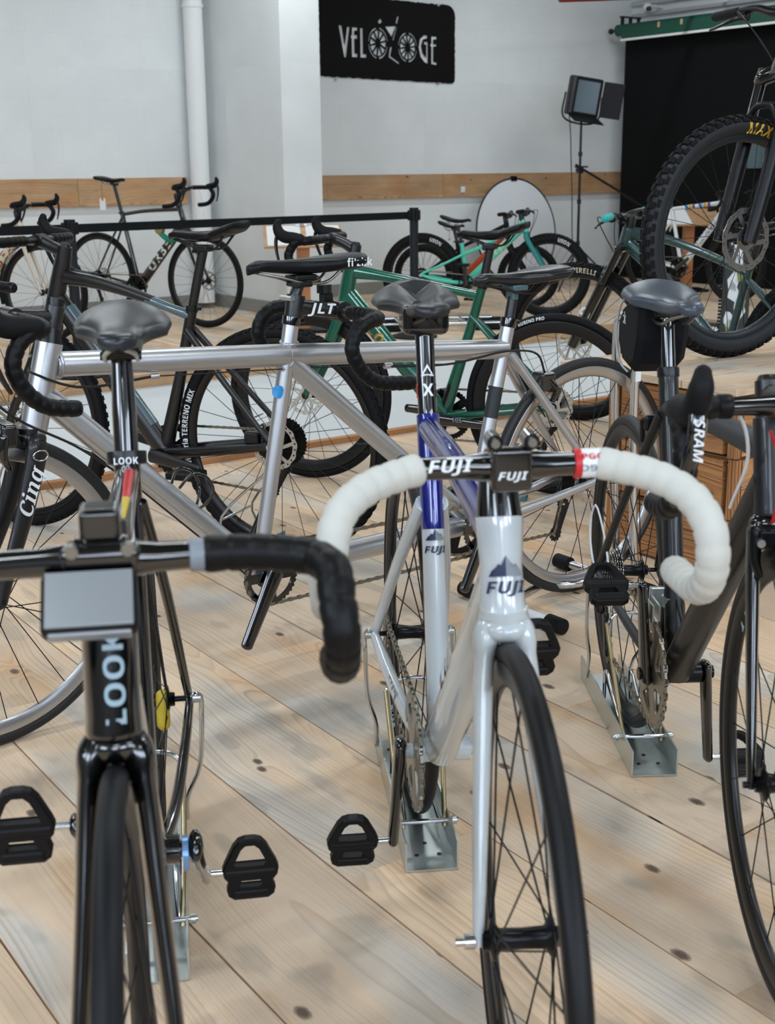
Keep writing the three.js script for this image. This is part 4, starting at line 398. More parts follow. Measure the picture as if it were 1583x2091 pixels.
  for (const [x, y] of [[1.3, .752], [.97, .736], [.68, .714]]) mesh('cable_stop', cyl(.006, .02, x, y, -.01, 'x', 10), M.alu, t); mesh('cable_stop', cyl(.008, .026, 1.385, .54, -.035, 'x', 10).rotateZ(0), M.alu, t);
  mesh('sticker', tubeShape(new THREE.CircleGeometry(.015, 24), [.981, .72], [1.003, .65], .0187, [.25, 0, -1]), M.sticker, t); tubeP(t, 'sleeve', [[.322, .625, 0], [.341, .545, 0]], .0189, std(0x20272a, .5), { m: 22 });
  mesh('bottle_cage', merge([sweep([[1.33, .565, 0], [1.27, .5, 0], [1.215, .438, 0]], .0045, { m: 6, n: 8 }), sweep([[1.215, .438, 0], [1.195, .455, -.02], [1.183, .487, -.034], [1.2, .52, -.034], [1.235, .53, -.034], [1.26, .5, -.02]], .0035, { m: 6, n: 20 }), sweep([[1.215, .438, 0], [1.195, .455, .02], [1.183, .487, .034], [1.2, .52, .034], [1.235, .53, .034], [1.26, .5, .02]], .0035, { m: 6, n: 20 })]), M.gloss, t);
}
// 5 black and slate gravel bike behind the tandem
const gravelW = { R: .361, tw: .0195, rd: .024, rw: .013, ns: 24, knobs: KNOB, rotor: .078, rotorMat: M.rotor };
build({ name: 'gravel_bike', label: 'black and slate gravel bike with knobbly tyres behind the tandem', pose: [-.327, 3.88, 2.736], wb: 1.004, wheel: gravelW, rearW: { text: [{ str: 'vittoria TERRENO MIX', size: .017, side: -1, at: .1, dr: -.25, mat: M.print }] }, mat: M.satin, bb: [.424, .298],
  ht: [[.778, .886], [.832, .715]], htr: [[.03, .03], [.028, .03], [.026, .03], [.026, .027]], tt: [[.77, .85, 0], [.66, .838, 0], [.55, .815, 0], [.44, .785, 0]], ttr: [[.02, .024], [.021, .022], [.02, .018], [.019, .015]], dt: [[.80, .775, 0], [.424, .305, 0]], dtr: [[.026, .034], [.03, .034]], st: [[.298, .765, 0], [.35, .56, 0], [.424, .298, 0]], str: [[.0165, .018], [.017, .019], [.024, .026]],
  stays: { top: [.31, .70], tz: .02, ssr: [[.009, .013], [.008, .011], [.007, .009]], csr: [[.012, .02], [.011, .017], [.01, .015], [.008, .012]] }, fork: { w: .052, r: [[.02, .022], [.018, .022], [.014, .022], [.012, .019], [.01, .014], [.008, .011]] },
  post: { pts: [[.298, .762, 0], [.272, .86, 0], [.248, .945, 0]], r: [[.0135, .0145], [.0135, .015], [.013, .016]], mat: M.satin }, saddle: { at: [.235, 1.005], len: .262, width: .145, nose: .045, tail: .022, dip: .006, mat: M.saddle, rail: M.black, th: .032 },
  stem: { pts: [[.766, .928, 0], [.81, .945, 0], [.858, .965, 0]], mat: M.satin, r: [[.02, .022], [.018, .02], [.019, .021]], sr: [[.026, .028], [.022, .024]] }, drop: { at: [.862, .966], w: .205, reach: .08, drop: .125, back: -.06, hoods: 1, tr: .0165, tapeFrom: .07, barMat: M.satin },
  crank: { phi: 3.3 - Math.PI, ring: .085, mat: M.satin, pedal: 'flat' }, cass: { n: 9, r0: .026, r1: .078, mat: M.cogBlack }, der: { dx: .01, cx: .05 }, chain: { r2: .03, low: [[.02, .27, 0], [.07, .185, 0]] },
  extra: (t, e) => { tubeP(t, 'top_tube', [[.46, .789, 0], [.38, .764, 0], [.305, .742, 0]], [[.019, .0155], [.018, .014], [.017, .017]], M.teal, { m: 18 }); tubeP(t, 'downtube_cover', [[.755, .757, 0], [.46, .388, 0]], [[.02, .012], [.022, .012]], M.teal, { m: 14 }); for (const k of [.45, .65]) mesh('bolt', cyl(.006, .01, lerp(.755, .46, k), lerp(.757, .388, k), -.022, 'z', 10), M.zinc, t); mesh('brake_caliper', box(.05, .04, .03, .075, .38, -.045, .008), M.black, t); for (const k of [.3, .5, .7]) mesh('bolt', cyl(.005, .01, lerp(.832, 1.0, k) + .0, lerp(.7, .361, k), -.064, 'z', 10), M.zinc, t); } });
// 6 green road bike
build({ name: 'road_bike', label: 'glossy green road bike with black drop bars in the middle row', pose: [.618, 4.628, 2.824], wb: .965, wheel: { R: .335, tw: .0155, rd: .045, rw: .013, ns: 24, rotor: .075, rotorMat: M.rotorW, tyre: M.tyre }, rearW: { text: [{ str: 'RUBINO PRO', size: .012, side: -1, at: 1.28, dr: .1, mat: M.print }] }, mat: M.green, bb: [.424, .272],
  ht: [[.785, .828], [.81, .69]], htr: [[.03, .03], [.028, .03], [.026, .03], [.024, .026]], tt: [[.775, .806, 0], [.65, .79, 0], [.3, .728, 0]], ttr: [[.017, .027], [.017, .019], [.015, .015]], dt: [[.795, .72, 0], [.424, .28, 0]], dtr: [[.026, .034], [.027, .034]], dtMat: M.green, st: [[.278, .762, 0], [.33, .576, 0], [.424, .272, 0]], str: [[.0165, .018], [.0165, .019], [.02, .026]],
  stays: { top: [.315, .655], ssr: [.009, .008, .007], csr: [[.011, .017], [.01, .014], [.009, .013], [.008, .011]] }, fork: { w: .048, r: [[.02, .022], [.017, .022], [.013, .022], [.011, .019], [.009, .014], [.007, .01]] }, stMat: M.green,
  post: { pts: [[.278, .76, 0], [.25, .9, 0]], r: [[.0135, .016], [.0135, .016]], mat: M.satin }, saddle: { at: [.243, .965], len: .262, width: .145, nose: .045, tail: .02, dip: .008, mat: M.saddle, rail: M.black },
  stem: { pts: [[.768, .885, 0], [.81, .91, 0], [.86, .928, 0]], mat: M.satin, sr: [[.028, .028], [.021, .022]], r: [[.02, .022], [.018, .02], [.019, .021]] }, drop: { at: [.866, .929], w: .2, reach: .08, drop: .13, back: -.03, hoods: 1, tr: .0165, tapeFrom: .06, barMat: M.satin },
  crank: { phi: 3.2 - Math.PI, ring: .1, mat: M.gloss }, cass: { n: 9, r0: .026, r1: .062, mat: M.rotor }, der: { dx: .015, cx: .04 }, chain: { r2: .035, low: [[.02, .26, 0], [.06, .17, 0]] },
  extra: (t) => { mesh('lettering', tubeText('Co', .055, [.77, .69], [.47, .335], [.027, .0345], [0, 0, -1], { at: .3 }), M.gold, t); tubeP(t, 'seat_tube_sleeve', [[.352, .5, 0], [.424, .28, 0]], [[.0172, .0198], [.02, .0252]], M.gloss, { m: 20 }); mesh('lettering', textGeo('105', .018, (x, y) => new THREE.Vector3(.35 - x, .277 + y, -.0855), {}), M.greyPrint, t); } });
// 7 dark green mountain bike
build({ name: 'mountain_bike', label: 'dark green mountain bike with turquoise grips beside the crate stack', pose: [1.865, 5.412, 2.522], wb: 1.163, wheel: { R: .373, tw: .0285, rd: .022, rw: .017, ns: 28, knobs: { ...KNOBBIG, n: 70, h: .004 }, rotor: .09, rotorMat: M.rotorW }, frontW: { text: [{ str: 'PIRELLI', size: .024, side: -1, at: 1.68, dr: -.1, mat: std(0xcfc9ae, .5) }] }, mat: M.mtbGreen, steer: .12, bb: [.44, .34],
  ht: [[.925, .908], [.948, .81]], htr: [.03, .03, .03, .028], tt: [[.91, .885, 0], [.73, .858, 0], [.466, .77, 0], [.36, .725, 0]], ttr: [[.02, .03], [.018, .02], [.017, .018], [.017, .018]], dt: [[.925, .835, 0], [.84, .77, 0], [.7, .64, 0], [.44, .36, 0]], dtr: [[.024, .032], [.026, .032], [.027, .03], [.028, .034]], st: [[.352, .75, 0], [.44, .34, 0]], stays: { top: [.36, .70], csr: [[.012, .016], [.012, .015], [.011, .014], [.009, .012]] },
  susp: { mat: M.gloss, capMat: M.black }, post: { pts: [[.35, .75, 0], [.31, .9, 0]], r: .0155 }, saddle: { at: [.29, .95], len: .27, width: .145, mat: M.saddle },
  stem: { pts: [[.918, .935, 0], [.94, .945, 0], [.962, .95, 0]], mat: M.black, sr: [.024, .021] }, flat: { at: [.965, .952], w: .36, grip: M.aqua, rise: .02, sweep: -.05 }, crank: { phi: .2, ring: .07, pedal: 'flat' }, cass: { n: 8, r0: .026, r1: .08, mat: M.cogBlack }, chain: { r2: .03 }, der: { cx: .05 },
  extra: (t) => { mesh('lettering', textGeo('ID', .055, (x, y) => { const k = .3 - x / .3 * .28; return new THREE.Vector3(lerp(1.163, .948, .32) - (x * .42) - y * .9, lerp(.373, .81, .32) + x * .9 - y * .42, -.0925); }, {}), M.print, t); } });
// 8 big mountain bike on the crates
build({ name: 'mountain_bike', label: 'large black mountain bike with yellow tyre lettering standing on the crates', pose: [2.16, 4.72, 3.648, .581], wb: 1.2, wheel: { R: .372, tw: .031, rd: .024, rw: .018, ns: 28, knobs: KNOBBIG, rotor: .1, rotorMat: M.rotor, rim: std(0x182126, .4, .2), tyre: std(0x10151a, .6) }, frontW: { text: [{ str: 'MAXXIS', size: .034, side: -1, at: 1.83, dr: -.15, mat: M.maxx, slant: .25 }] }, mat: M.satin, bb: [.44, .345],
  ht: [[1.0, 1.0], [1.06, .86]], htr: [.03, .03, .03, .028], tt: [[.99, .97, 0], [.45, .82, 0]], dt: [[1.03, .9, 0], [.44, .36, 0]], dtr: [.028, .03], st: [[.33, .78, 0], [.44, .345, 0]], stays: { top: [.34, .74] }, susp: { mat: std(0x0b0d11, .36, .1, { specularIntensity: .7 }), capMat: M.blue }, post: { pts: [[.33, .78, 0], [.28, .93, 0]], r: .0155 }, saddle: { at: [.26, .98], len: .27, width: .145 },
  stem: { pts: [[.988, 1.03, 0], [1.0, 1.04, 0], [1.03, 1.05, 0]], mat: M.black, sr: [.024, .021] }, flat: { at: [1.035, 1.055], w: .38, rise: .025, sweep: -.06 }, crank: { phi: .2, ring: .07, pedal: 'flat' }, cass: { n: 8, r0: .026, r1: .085, mat: M.cogBlack }, chain: { r2: .03 }, der: { cx: .05 } });
// 9 black road bike by the far wall
build({ name: 'road_bike', label: 'black road bike with white lettering and a price tag by the far wall', pose: [-2.30, 10.47, -.5], wb: 1.04, wheel: { R: .355, tw: .018, rd: .024, rw: .012, ns: 24, rotor: .075 }, mat: M.gloss, bb: [.40, .29],
  ht: [[.828, .92], [.88, .755]], tt: [[.27, .852, 0], [.5, .88, 0], [.82, .895, 0]], ttr: [.014, .016], dt: [[.865, .795, 0], [.40, .3, 0]], dtr: [[.028, .04], [.028, .04]], st: [[.262, .862, 0], [.40, .29, 0]], stays: { top: [.275, .83] }, post: { pts: [[.26, .86, 0], [.2, 1.08, 0]], r: .0136 }, saddle: { at: [.17, 1.135], len: .275, width: .145, mat: M.saddle }, stem: { pts: [[.81, .985, 0], [.86, 1.02, 0], [.905, 1.05, 0]], mat: M.satin, r: [.024, .02, .02], sr: [.026, .022] }, drop: { at: [.91, 1.055], w: .21, reach: .08, drop: .125, back: -.06, hoods: 1, tr: .016, tapeFrom: .07 },
  crank: { phi: -.5, ring: .1, pedal: 'flat', mat: M.gloss }, cass: { n: 8, r0: .026, r1: .06, mat: M.cogBlack }, chain: { r2: .03 }, der: {}, steer: .0,
  extra: t => mesh('lettering', tubeText('ORBEA', .072, [.40, .3], [.865, .795], [.0285, .041], [0, 0, 1], { at: .55, sx: 1.15 }), M.print, t) });
// 10 cream road bike at the left edge
build({ name: 'road_bike', label: 'cream road bike with bronze lettering and a mudguard at the far left', pose: [-3.411, 9.567, -.324], wb: 1.03, wheel: { R: .35, tw: .018, rd: .024, rw: .012, ns: 24 }, mat: M.cream, bb: [.42, .28],
  ht: [[.862, .85], [.895, .72]], tt: [[.27, .79, 0], [.85, .825, 0]], dt: [[.88, .76, 0], [.42, .29, 0]], dtr: [[.028, .04], [.028, .04]], st: [[.28, .8, 0], [.42, .28, 0]], stays: { top: [.29, .77] }, forkMat: M.cream, post: { pts: [[.28, .8, 0], [.23, .98, 0]], r: .0136 }, saddle: { at: [.2, 1.03], len: .27, width: .145 }, stem: { pts: [[.85, .895, 0], [.88, .92, 0], [.92, .95, 0]], mat: M.satin, sr: [.024, .02] }, drop: { at: [.925, .955], w: .21, reach: .08, drop: .125, back: -.05, hoods: 1, tr: .016, tapeFrom: .07 }, crank: { phi: -.4, ring: .1, pedal: 'flat' }, cass: { n: 7, r0: .026, r1: .06, mat: M.cogBlack }, chain: { r2: .03 },
  extra: (t) => { mesh('lettering', tubeText('ORBEA', .072, [.42, .29], [.88, .76], [.0285, .041], [0, 0, 1], { at: .55, sx: 1.15 }), std(0x8a4a24, .4), t); const P = []; for (let i = 0; i <= 16; i++) { const a = lerp(.7, 3.4, i / 16); P.push([1.03 + Math.cos(a) * .368, .35 + Math.sin(a) * .368, 0]); } mesh('mudguard', sweep(P, [.024, .004].map(() => [.024, .004]), { poly: 1, m: 8 }), M.black, t); } });
// 11 mint kids' mountain bike, 12 smaller black and orange one behind it
const fatText = [{ str: 'UION', size: .03, side: 1, at: 1.15, dr: -.05, mat: M.print }];
const mintSpec = { name: 'mountain_bike', label: 'mint green mountain bike with fat knobbly tyres near the round reflector', pose: [.305, 10.688, -.229], wb: 1.041, wheel: { R: .333, tw: .036, rd: .02, rw: .02, ns: 24, knobs: { ...KNOBBIG, n: 56 } }, frontW: { text: fatText }, rearW: { text: fatText }, mat: M.mint, bb: [.375, .275],
  ht: [[.82, .775], [.852, .675]], tt: [[.815, .745, 0], [.5, .565, 0], [.345, .50, 0]], ttr: [.017, .014], dt: [[.835, .715, 0], [.375, .285, 0]], dtr: [.025, .026], st: [[.328, .6, 0], [.375, .275, 0]], stays: { top: [.345, .5], tz: .03, ssr: [.011, .01, .009], csr: [[.012, .016], [.012, .016], [.011, .015], [.01, .012]], csDrop: -.012 }, forkMat: M.mintDark, fork: { w: .062, r: [[.02, .022], [.018, .022], [.016, .022], [.014, .02], [.012, .016], [.009, .012]] },
  post: { pts: [[.327, .6, 0], [.295, .725, 0]], r: .015 }, saddle: { at: [.28, .79], len: .25, width: .14, tail: .012 }, stem: { pts: [[.812, .8, 0], [.83, .815, 0], [.86, .83, 0]], mat: M.black, sr: [.022, .02] }, flat: { at: [.865, .835], w: .31, rise: .01, sweep: -.04 }, crank: { phi: 1.6, ring: .065, L: .15, pedal: 'flat' }, cass: { n: 7, r0: .026, r1: .06, mat: M.cogBlack }, chain: { r2: .035 }, der: {},
  extra: t => mesh('lettering', tubeText('ORBEA', .05, [.42, .33], [.82, .70], .026, [0, 0, 1], { at: .55 }), std(0xc9cf8a, .4), t) };
build(mintSpec);
build({ ...mintSpec, label: 'small black and orange mountain bike standing behind the mint one', pose: [.34, 11.45, -.27], wb: .93, wheel: { R: .268, tw: .027, rd: .018, rw: .015, ns: 20, knobs: { ...KNOB, n: 56 } }, frontW: {}, rearW: {}, mat: M.matte, forkMat: M.matte, dtMat: M.orange, bb: [.35, .24], ht: [[.73, .73], [.757, .56]], tt: [[.725, .7, 0], [.31, .5, 0]], dt: [[.74, .64, 0], [.35, .25, 0]], st: [[.3, .56, 0], [.35, .24, 0]], stays: { top: [.31, .5] }, post: { pts: [[.3, .56, 0], [.275, .66, 0]], r: .014 }, saddle: { at: [.25, .715], len: .23, width: .13, tail: .012 }, stem: { pts: [[.722, .76, 0], [.735, .77, 0], [.76, .78, 0]], mat: M.black, sr: [.022, .02] }, flat: { at: [.765, .785], w: .29, rise: .015, sweep: -.04 }, extra: null });
// 13 white race bike in front of the black backdrop
build({ name: 'race_bike', label: 'white race bike with coloured stripes in front of the black backdrop', pose: [...(() => { const p = W(9.2, 8.42); return [p.x, -p.z]; })(), A - Math.PI / 2], wb: .985, wheel: { R: .334, tw: .0135, rd: .05, rw: .012, ns: 20, rotor: .07 }, mat: M.print, bb: [.375, .275],
  ht: [[.79, .89], [.825, .73]], tt: [[.235, .80, 0], [.79, .86, 0]], ttr: [.016, .02], dt: [[.815, .78, 0], [.375, .285, 0]], dtr: [[.026, .032], [.026, .032]], st: [[.225, .81, 0], [.375, .275, 0]], stays: { top: [.25, .7] }, forkMat: M.print, post: { pts: [[.225, .81, 0], [.185, .95, 0]], r: [[.011, .018], [.011, .018]] }, saddle: { at: [.17, .99], len: .25, width: .135 }, stem: { pts: [[.78, .92, 0], [.82, .93, 0], [.87, .935, 0]], mat: M.satin, sr: [.024, .02] }, drop: { at: [.875, .94], w: .2, reach: .08, drop: .125, back: -.04, hoods: 1, tapeFrom: .07 }, crank: { phi: .6, ring: .1 }, chain: { r2: .03 }, cass: { n: 8, r0: .026, r1: .055, mat: M.cogBlack },
  extra: t => { mesh('lettering', tubeText('COLNAGO', .052, [.375, .285], [.815, .78], [.0265, .0325], [0, 0, 1], { at: .58, font: 'serif' }), M.navy, t); let k = 0; for (const [a, b, r, z] of [[[.85, .63], [.88, .55], .02, .045], [[.9, .5], [.93, .42], .017, .047], [[.8, .85], [.82, .76], .029, 0], [[.4, .818], [.52, .831], .0195, 0], [[.56, .835], [.7, .85], .02, 0], [[.1, .45], [.14, .52], .01, .045]]) for (let i = 0; i < 3; i++) { const p = [lerp(a[0], b[0], i / 3), lerp(a[1], b[1], i / 3), z], q = [lerp(a[0], b[0], (i + .7) / 3), lerp(a[1], b[1], (i + .7) / 3), z]; mesh('stripe', sweep([p, q], r + .0008, { m: 12 }), [M.sticker, M.maxx, M.purple][k++ % 3], t); } } });
// ---------- floor stands for the three front bikes ----------
function floorStand(label, pose, len = .5) { const t = thing('bike_stand', label, 'stand', new THREE.Vector3(pose[0], 0, -pose[1]), pose[2], 'galvanised floor stands');
  const x0 = -.24, x1 = x0 + len + .03, w = .045; mesh('channel', merge([box(x1 - x0, .003, 2 * w, (x0 + x1) / 2, .0025, 0), box(x1 - x0, .055, .003, (x0 + x1) / 2, .0285, -w), box(x1 - x0, .055, .003, (x0 + x1) / 2, .0285, w)]), M.zinc, t);
  for (const [x, z] of [[x1 - .05, .02], [x1 - .05, -.02], [x1 - .09, 0], [x0 + .05, .02], [x0 + .05, -.02]]) mesh('screw_hole', cyl(.004, .001, x, .0048, z, 'y', 10), M.black, t);
  mesh('pivot_rod', cyl(.0045, .125, x1 - .1, .042, 0, 'z', 10), M.chrome, t); for (const s of [-1, 1]) { mesh('nut', cyl(.009, .008, x1 - .1, .042, s * .055, 'z', 6), M.zinc, t);
    mesh('front_rod', sweep([[x1 - .1, .03, s * .038], [x1 - .18, .14, s * .046], [x1 - .25, .235, s * .05]], .0046, { m: 8, n: 10 }), M.brass, t); mesh('guide_rod', sweep([[x1 - .12, .03, s * .032], [.06, .05, s * .028], [-.05, .09, s * .028], [-.05, .02, s * .03]], .0042, { m: 8, n: 16 }), M.chrome, t);
    mesh('axle_rod', sweep([[-.16, .03, s * .05], [-.12, .09, s * .052], [-.03, .2, s * .078], [0, .3, s * .084], [0, .335, s * .084], [.01, .345, s * .076]], .0042, { m: 8, n: 20 }), M.chrome, t); }
  mesh('cross_rod', sweep([[x1 - .25, .235, -.05], [x1 - .262, .25, -.03], [x1 - .262, .25, .03], [x1 - .25, .235, .05]], .0042, { m: 8, n: 12, side: [0, 1, 0] }), M.chrome, t); return t; }
floorStand('galvanised floor stand holding the rear wheel of the glossy black track bike', [-.396, 1.955, -1.41]);
floorStand('galvanised floor stand holding the rear wheel of the white track bike', [.039, 2.2665, -1.46]);
floorStand('galvanised floor stand holding the rear wheel of the charcoal road bike', [.5146, 2.6158, -1.5265]);
{ const t = thing('bike_stand', 'galvanised floor stand cut off by the right edge behind the charcoal front wheel', 'stand', new THREE.Vector3(1.02, 0, -2.5), -1.5, 'galvanised floor stands'); mesh('channel', merge([box(.6, .003, .09, 0, .0025, 0), box(.6, .055, .003, 0, .0285, -.045), box(.6, .055, .003, 0, .0285, .045)]), M.zinc, t); mesh('pivot_rod', cyl(.0045, .125, .2, .042, 0, 'z', 10), M.chrome, t); }
// wire stands with blue feet for the second row
function wireStand(label, pose, off) { const t = thing('wire_stand', label, 'stand', new THREE.Vector3(pose[0], 0, -pose[1]), pose[2], 'wire stands with blue feet'); for (const s of [-1, 1]) { mesh('foot', merge([box(.09, .004, .05, off - .05, .003, s * .12, 0), box(.004, .03, .05, off - .095, .018, s * .12, 0)]), M.blueFoot, t); mesh('leg', sweep([[off - .05, .008, s * .12], [off, .12, s * .1], [0, .3, s * .08], [0, .33, s * .078]], .0045, { m: 8, n: 14 }), M.chrome, t); } mesh('crossbar', sweep([[off, .12, -.1], [off, .12, .1]], .0045, { m: 8 }), M.chrome, t); return t; }
wireStand('wire stand with blue feet under the rear wheel of the gravel bike', [-.327, 3.88, 2.736], .17);
wireStand('wire stand with blue feet under the rear wheel of the green road bike', [.618, 4.628, 2.824], .17);
wireStand('wire stand with blue feet in front of the gravel bike', [-1.3, 4.25, 2.736], .12);
// tube stand behind the tandem's rear wheel
{ const t = thing('tube_stand', 'bright tubular display stand with black rubber feet at the rear wheel of the tandem', 'stand', new THREE.Vector3(.548, 0, -3.499), 3.770), u = -.165, H = .775, w = .036;
  mesh('hoop', sweep([[u - .03, .04, w], [u - .02, .1, w], [u, .4, w], [u + .008, H - .06, w], [u + .01, H - .02, w * .85], [u + .01, H, w * .3], [u + .01, H, -w * .3], [u + .01, H - .02, -w * .85], [u + .008, H - .06, -w], [u, .4, -w], [u - .02, .1, -w], [u - .03, .04, -w]], .0125, { m: 16, n: 70 }), M.chrome, t);
  mesh('spine_tube', sweep([[.295, .03, -.03], [.2, .032, .0], [.112, .034, .027], [.0, .034, .035], [-.19, .036, .036]], .0125, { m: 14, n: 20 }), M.chrome, t); mesh('spine_tube', sweep([[.11, .034, .02], [.06, .034, -.02], [-.05, .034, -.034], [-.19, .036, -.036]], .0125, { m: 14, n: 16 }), M.chrome, t); mesh('cross_tube', sweep([[.295, .0235, -.2], [.295, .0235, .12]], .0125, { m: 14, side: [0, 1, 0] }), M.chrome, t); mesh('cross_tube', sweep([[-.1, .0235, -.15], [-.1, .0235, .15]], .0125, { m: 14, side: [0, 1, 0] }), M.chrome, t);
  for (const [x, z, d] of [[.295, .12, 1], [.295, -.2, -1], [-.1, .15, 1], [-.1, -.15, -1]]) mesh('rubber_foot', sweep([[x, .0235, z - d * .01], [x, .0235, z + d * .045]], .0215, { m: 16, side: [0, 1, 0] }), M.rubber, t); mesh('label_plate', sweep([[.295, .0235, -.1], [.295, .0235, -.18]], .0132, { m: 14, side: [0, 1, 0] }), M.print, t); mesh('height_tag', box(.02, .08, .004, u + .006, H - .14, -w - .013), M.paper, t); }
// ---------- wooden crates ----------
const CC = [.994 * CA + 3.55 * SA, -.994 * SA + 3.55 * CA];   // near corner in (s, d)
for (let k = 0; k < 3; k++) { const t = thing('wooden_crate', ['bottom', 'middle', 'top'][k] + ' wooden crate of the stack under the large mountain bike', 'crate', W(CC[0], CC[1], .002 + k * .1835), A, 'stacked wooden crates'); const H = .178, L = .5, S = 1.72, jx = [0, .004, -.003][k];
  const bd = (w, h, d, x, y, z, grain) => { const g = plank(w, h, d, { grain }); g.translate(x + jx, y, z); mesh('board', g, crateMat, t); };
  bd(.02, H - .012, L - .1, .012, H / 2, -L / 2, 'z'); bd(.022, H, .03, .011, H / 2, -.0155, 'y'); bd(.022, H, .03, .011, H / 2, -L + .0155, 'y');
  bd(.46, H - .006, .02, .26, H / 2, -.012, 'x'); bd(.46, H - .006, .02, .735, H / 2, -.012, 'x'); bd(.46, H - .006, .02, 1.21, H / 2, -.012, 'x'); bd(.26, H - .006, .02, 1.585, H / 2, -.012, 'x'); bd(S - .03, H - .006, .02, S / 2, H / 2, -L + .012, 'x'); bd(.02, H, L - .03, S - .02, H / 2, -L / 2, 'z'); bd(S - .06, .018, L - .05, S / 2, H - .012, -L / 2, 'x'); }
{ const t = thing('crate_lid', 'plank top on the crate stack carrying the large mountain bike', 'platform', W(CC[0], CC[1], .5525), A); for (let i = 0; i < 4; i++) { const w = [.2, .2, .165, .14][i], z0 = [-.0, .201, .402, .568][i]; const g = plank(1.76, .022, w - .004, { grain: 'x' }); g.translate(.86 - .015, .0125, .015 - z0 - w / 2); mesh('plank', g, floorMats[i % 3], t); } }
// ---------- barrier posts and belts ----------
const HB = .91, posts = [[-.35, 7.12], [2.98, 7.22], [5.61, 7.38]];
posts.forEach(([s, d], i) => { if (!i) return; const t = thing('barrier_post', ['', 'dark grey belt barrier post behind the gravel bike handlebar', 'dark grey belt barrier post at the end of the belt beside the mint bike'][i], 'barrier post', W(s, d, .001), A); mesh('base', merge([latheZ([[0, 0], [.165, 0], [.165, .012], [.1, .03], [.035, .036], [0, .036]], 40).rotateX(-Math.PI / 2)]), M.barrier, t); mesh('post', sweep([[0, .03, 0], [0, HB - .09, 0]], .031, { m: 24 }), M.barrierPost, t); mesh('head', merge([sweep([[0, HB - .09, 0], [0, HB, 0]], .033, { m: 24 }), box(.1, .07, .03, 0, HB - .05, 0, .006), box(.03, .07, .1, 0, HB - .05, 0, .006)]), M.barrier, t); });
[[0, 1, 'dark retractable belt running out of the left edge'], [1, 2, 'long dark retractable belt stretched between the two barrier posts']].forEach(([i, j, label]) => { const a = W(...posts[i], 0), b = W(...posts[j], 0), L = a.distanceTo(b), o = mesh('barrier_belt', box(L - .104, .05, .002, 0, 0, 0), M.belt, null, { label, category: 'belt' }); o.position.copy(a).lerp(b, .5).setY(HB - .05); o.rotation.y = Math.atan2(-(b.z - a.z), b.x - a.x); });
// ---------- lecterns ----------
function lectern(label, pos, papers) { const t = thing('lectern', label, 'lectern', pos, .12); const g = plank(.095, .66, .07, { grain: 'y' }); g.translate(0, .331, 0); mesh('post', g, postMat, t); mesh('foot', box(.36, .02, .3, 0, .011, 0, .004), M.barrier, t); const b = mesh('board', plank(.58, .014, .3, { grain: 'x' }), boardMat, t); b.position.set(.0, .7, .02); b.rotation.x = .5; for (const x of papers) { const p = mesh('sheet', box(.25, .002, .27, x, .009, 0), M.paper, b); for (let i = 0; i < 6; i++) mesh('print_line', box(i ? .16 : .1, .0004, .004, 0, .0013, -.08 + i * .03), M.shadowGrey, p).position.x = x; } mesh('clip', merge([box(.1, .008, .03, 0, .014, -.14, .003), cyl(.014, .03, 0, .022, -.145, 'x', 12)]), M.chrome, b); return t; }
lectern('orange wood lectern with two white sheets behind the tandem handlebar', new THREE.Vector3(-.61, .002, -9.69), [-.14, .15]);
lectern('orange wood lectern seen through the big front wheel', new THREE.Vector3(2.93, .002, -12.6), [-.14]);
// ---------- photo corner ----------
{ const t = thing('paper_roll', 'dark green backdrop roll on a black bracket under the ceiling', 'backdrop roll'); t.rotation.y = A; const z0 = -10.12, z1 = -6.2, x = 10.4; mesh('roll', sweep([[x, 2.56, z0], [x, 2.56, z1]], .058, { m: 26, side: [0, 1, 0] }), M.rollGreen, t); mesh('paper_edge', box(.004, .11, z1 - z0 - .12, x - .056, 2.52, (z0 + z1) / 2 + .05), M.rollGreen, t); mesh('weight_bar', box(.022, .024, z1 - z0 - .1, x - .056, 2.455, (z0 + z1) / 2 + .05, .006), M.paint, t); mesh('axle', sweep([[x, 2.56, z0 - .1], [x, 2.56, z0]], .014, { m: 12, side: [0, 1, 0] }), M.black, t); mesh('knob', new THREE.SphereGeometry(.03, 14, 10).translate(x, 2.56, z0 - .1), M.black, t); mesh('bracket', merge([box(.3, .015, .03, x + .12, 2.69, z0 + .06), ...[0, .12, .24].map(q => box(.035, .1, .02, x + q, 2.64, z0 + .06))]), M.black, t); for (const z of [-9.5, -9.2]) mesh('tape_strip', box(.003, .05, .03, x - .0585, 2.565, z), M.kraft, t); }
{ const o = mesh('black_backdrop', roomBox(10.5, 10.51, .005, 2.62, 6.2, 10.1), M.backdrop, null, { label: 'tall black photo backdrop hanging over the right wall', category: 'backdrop' }); toRoom(o); }
{ const t = thing('security_camera', 'small white security camera above the green backdrop roll', 'camera'); t.rotation.y = A; mesh('body', merge([new THREE.SphereGeometry(.05, 18, 14).translate(10.62, 2.78, -9.92), box(.2, .03, .03, 10.75, 2.8, -9.92, .006)]), M.paint, t); mesh('lens', cyl(.024, .03, 10.585, 2.765, -9.87, 'z', 16), M.gloss, t); }
for (const [y, r, n] of [[2.86, .028, 'upper'], [2.74, .02, 'lower']]) { const o = mesh('conduit', sweep([[10.8, y, -10.3], [10.8, y, -4]], r, { m: 14, side: [0, 1, 0] }), M.paintGrey, null, { label: n + ' grey conduit running along the right wall above the backdrop', category: 'pipe' }); toRoom(o); }
{ const o = mesh('red_pipe', sweep([[8.5, 2.63, -9], [10.7, 2.82, -9]], .022, { m: 14 }), M.pipeRed, null, { label: 'red painted pipe at the top edge beside the black backdrop', category: 'pipe' }); toRoom(o); }
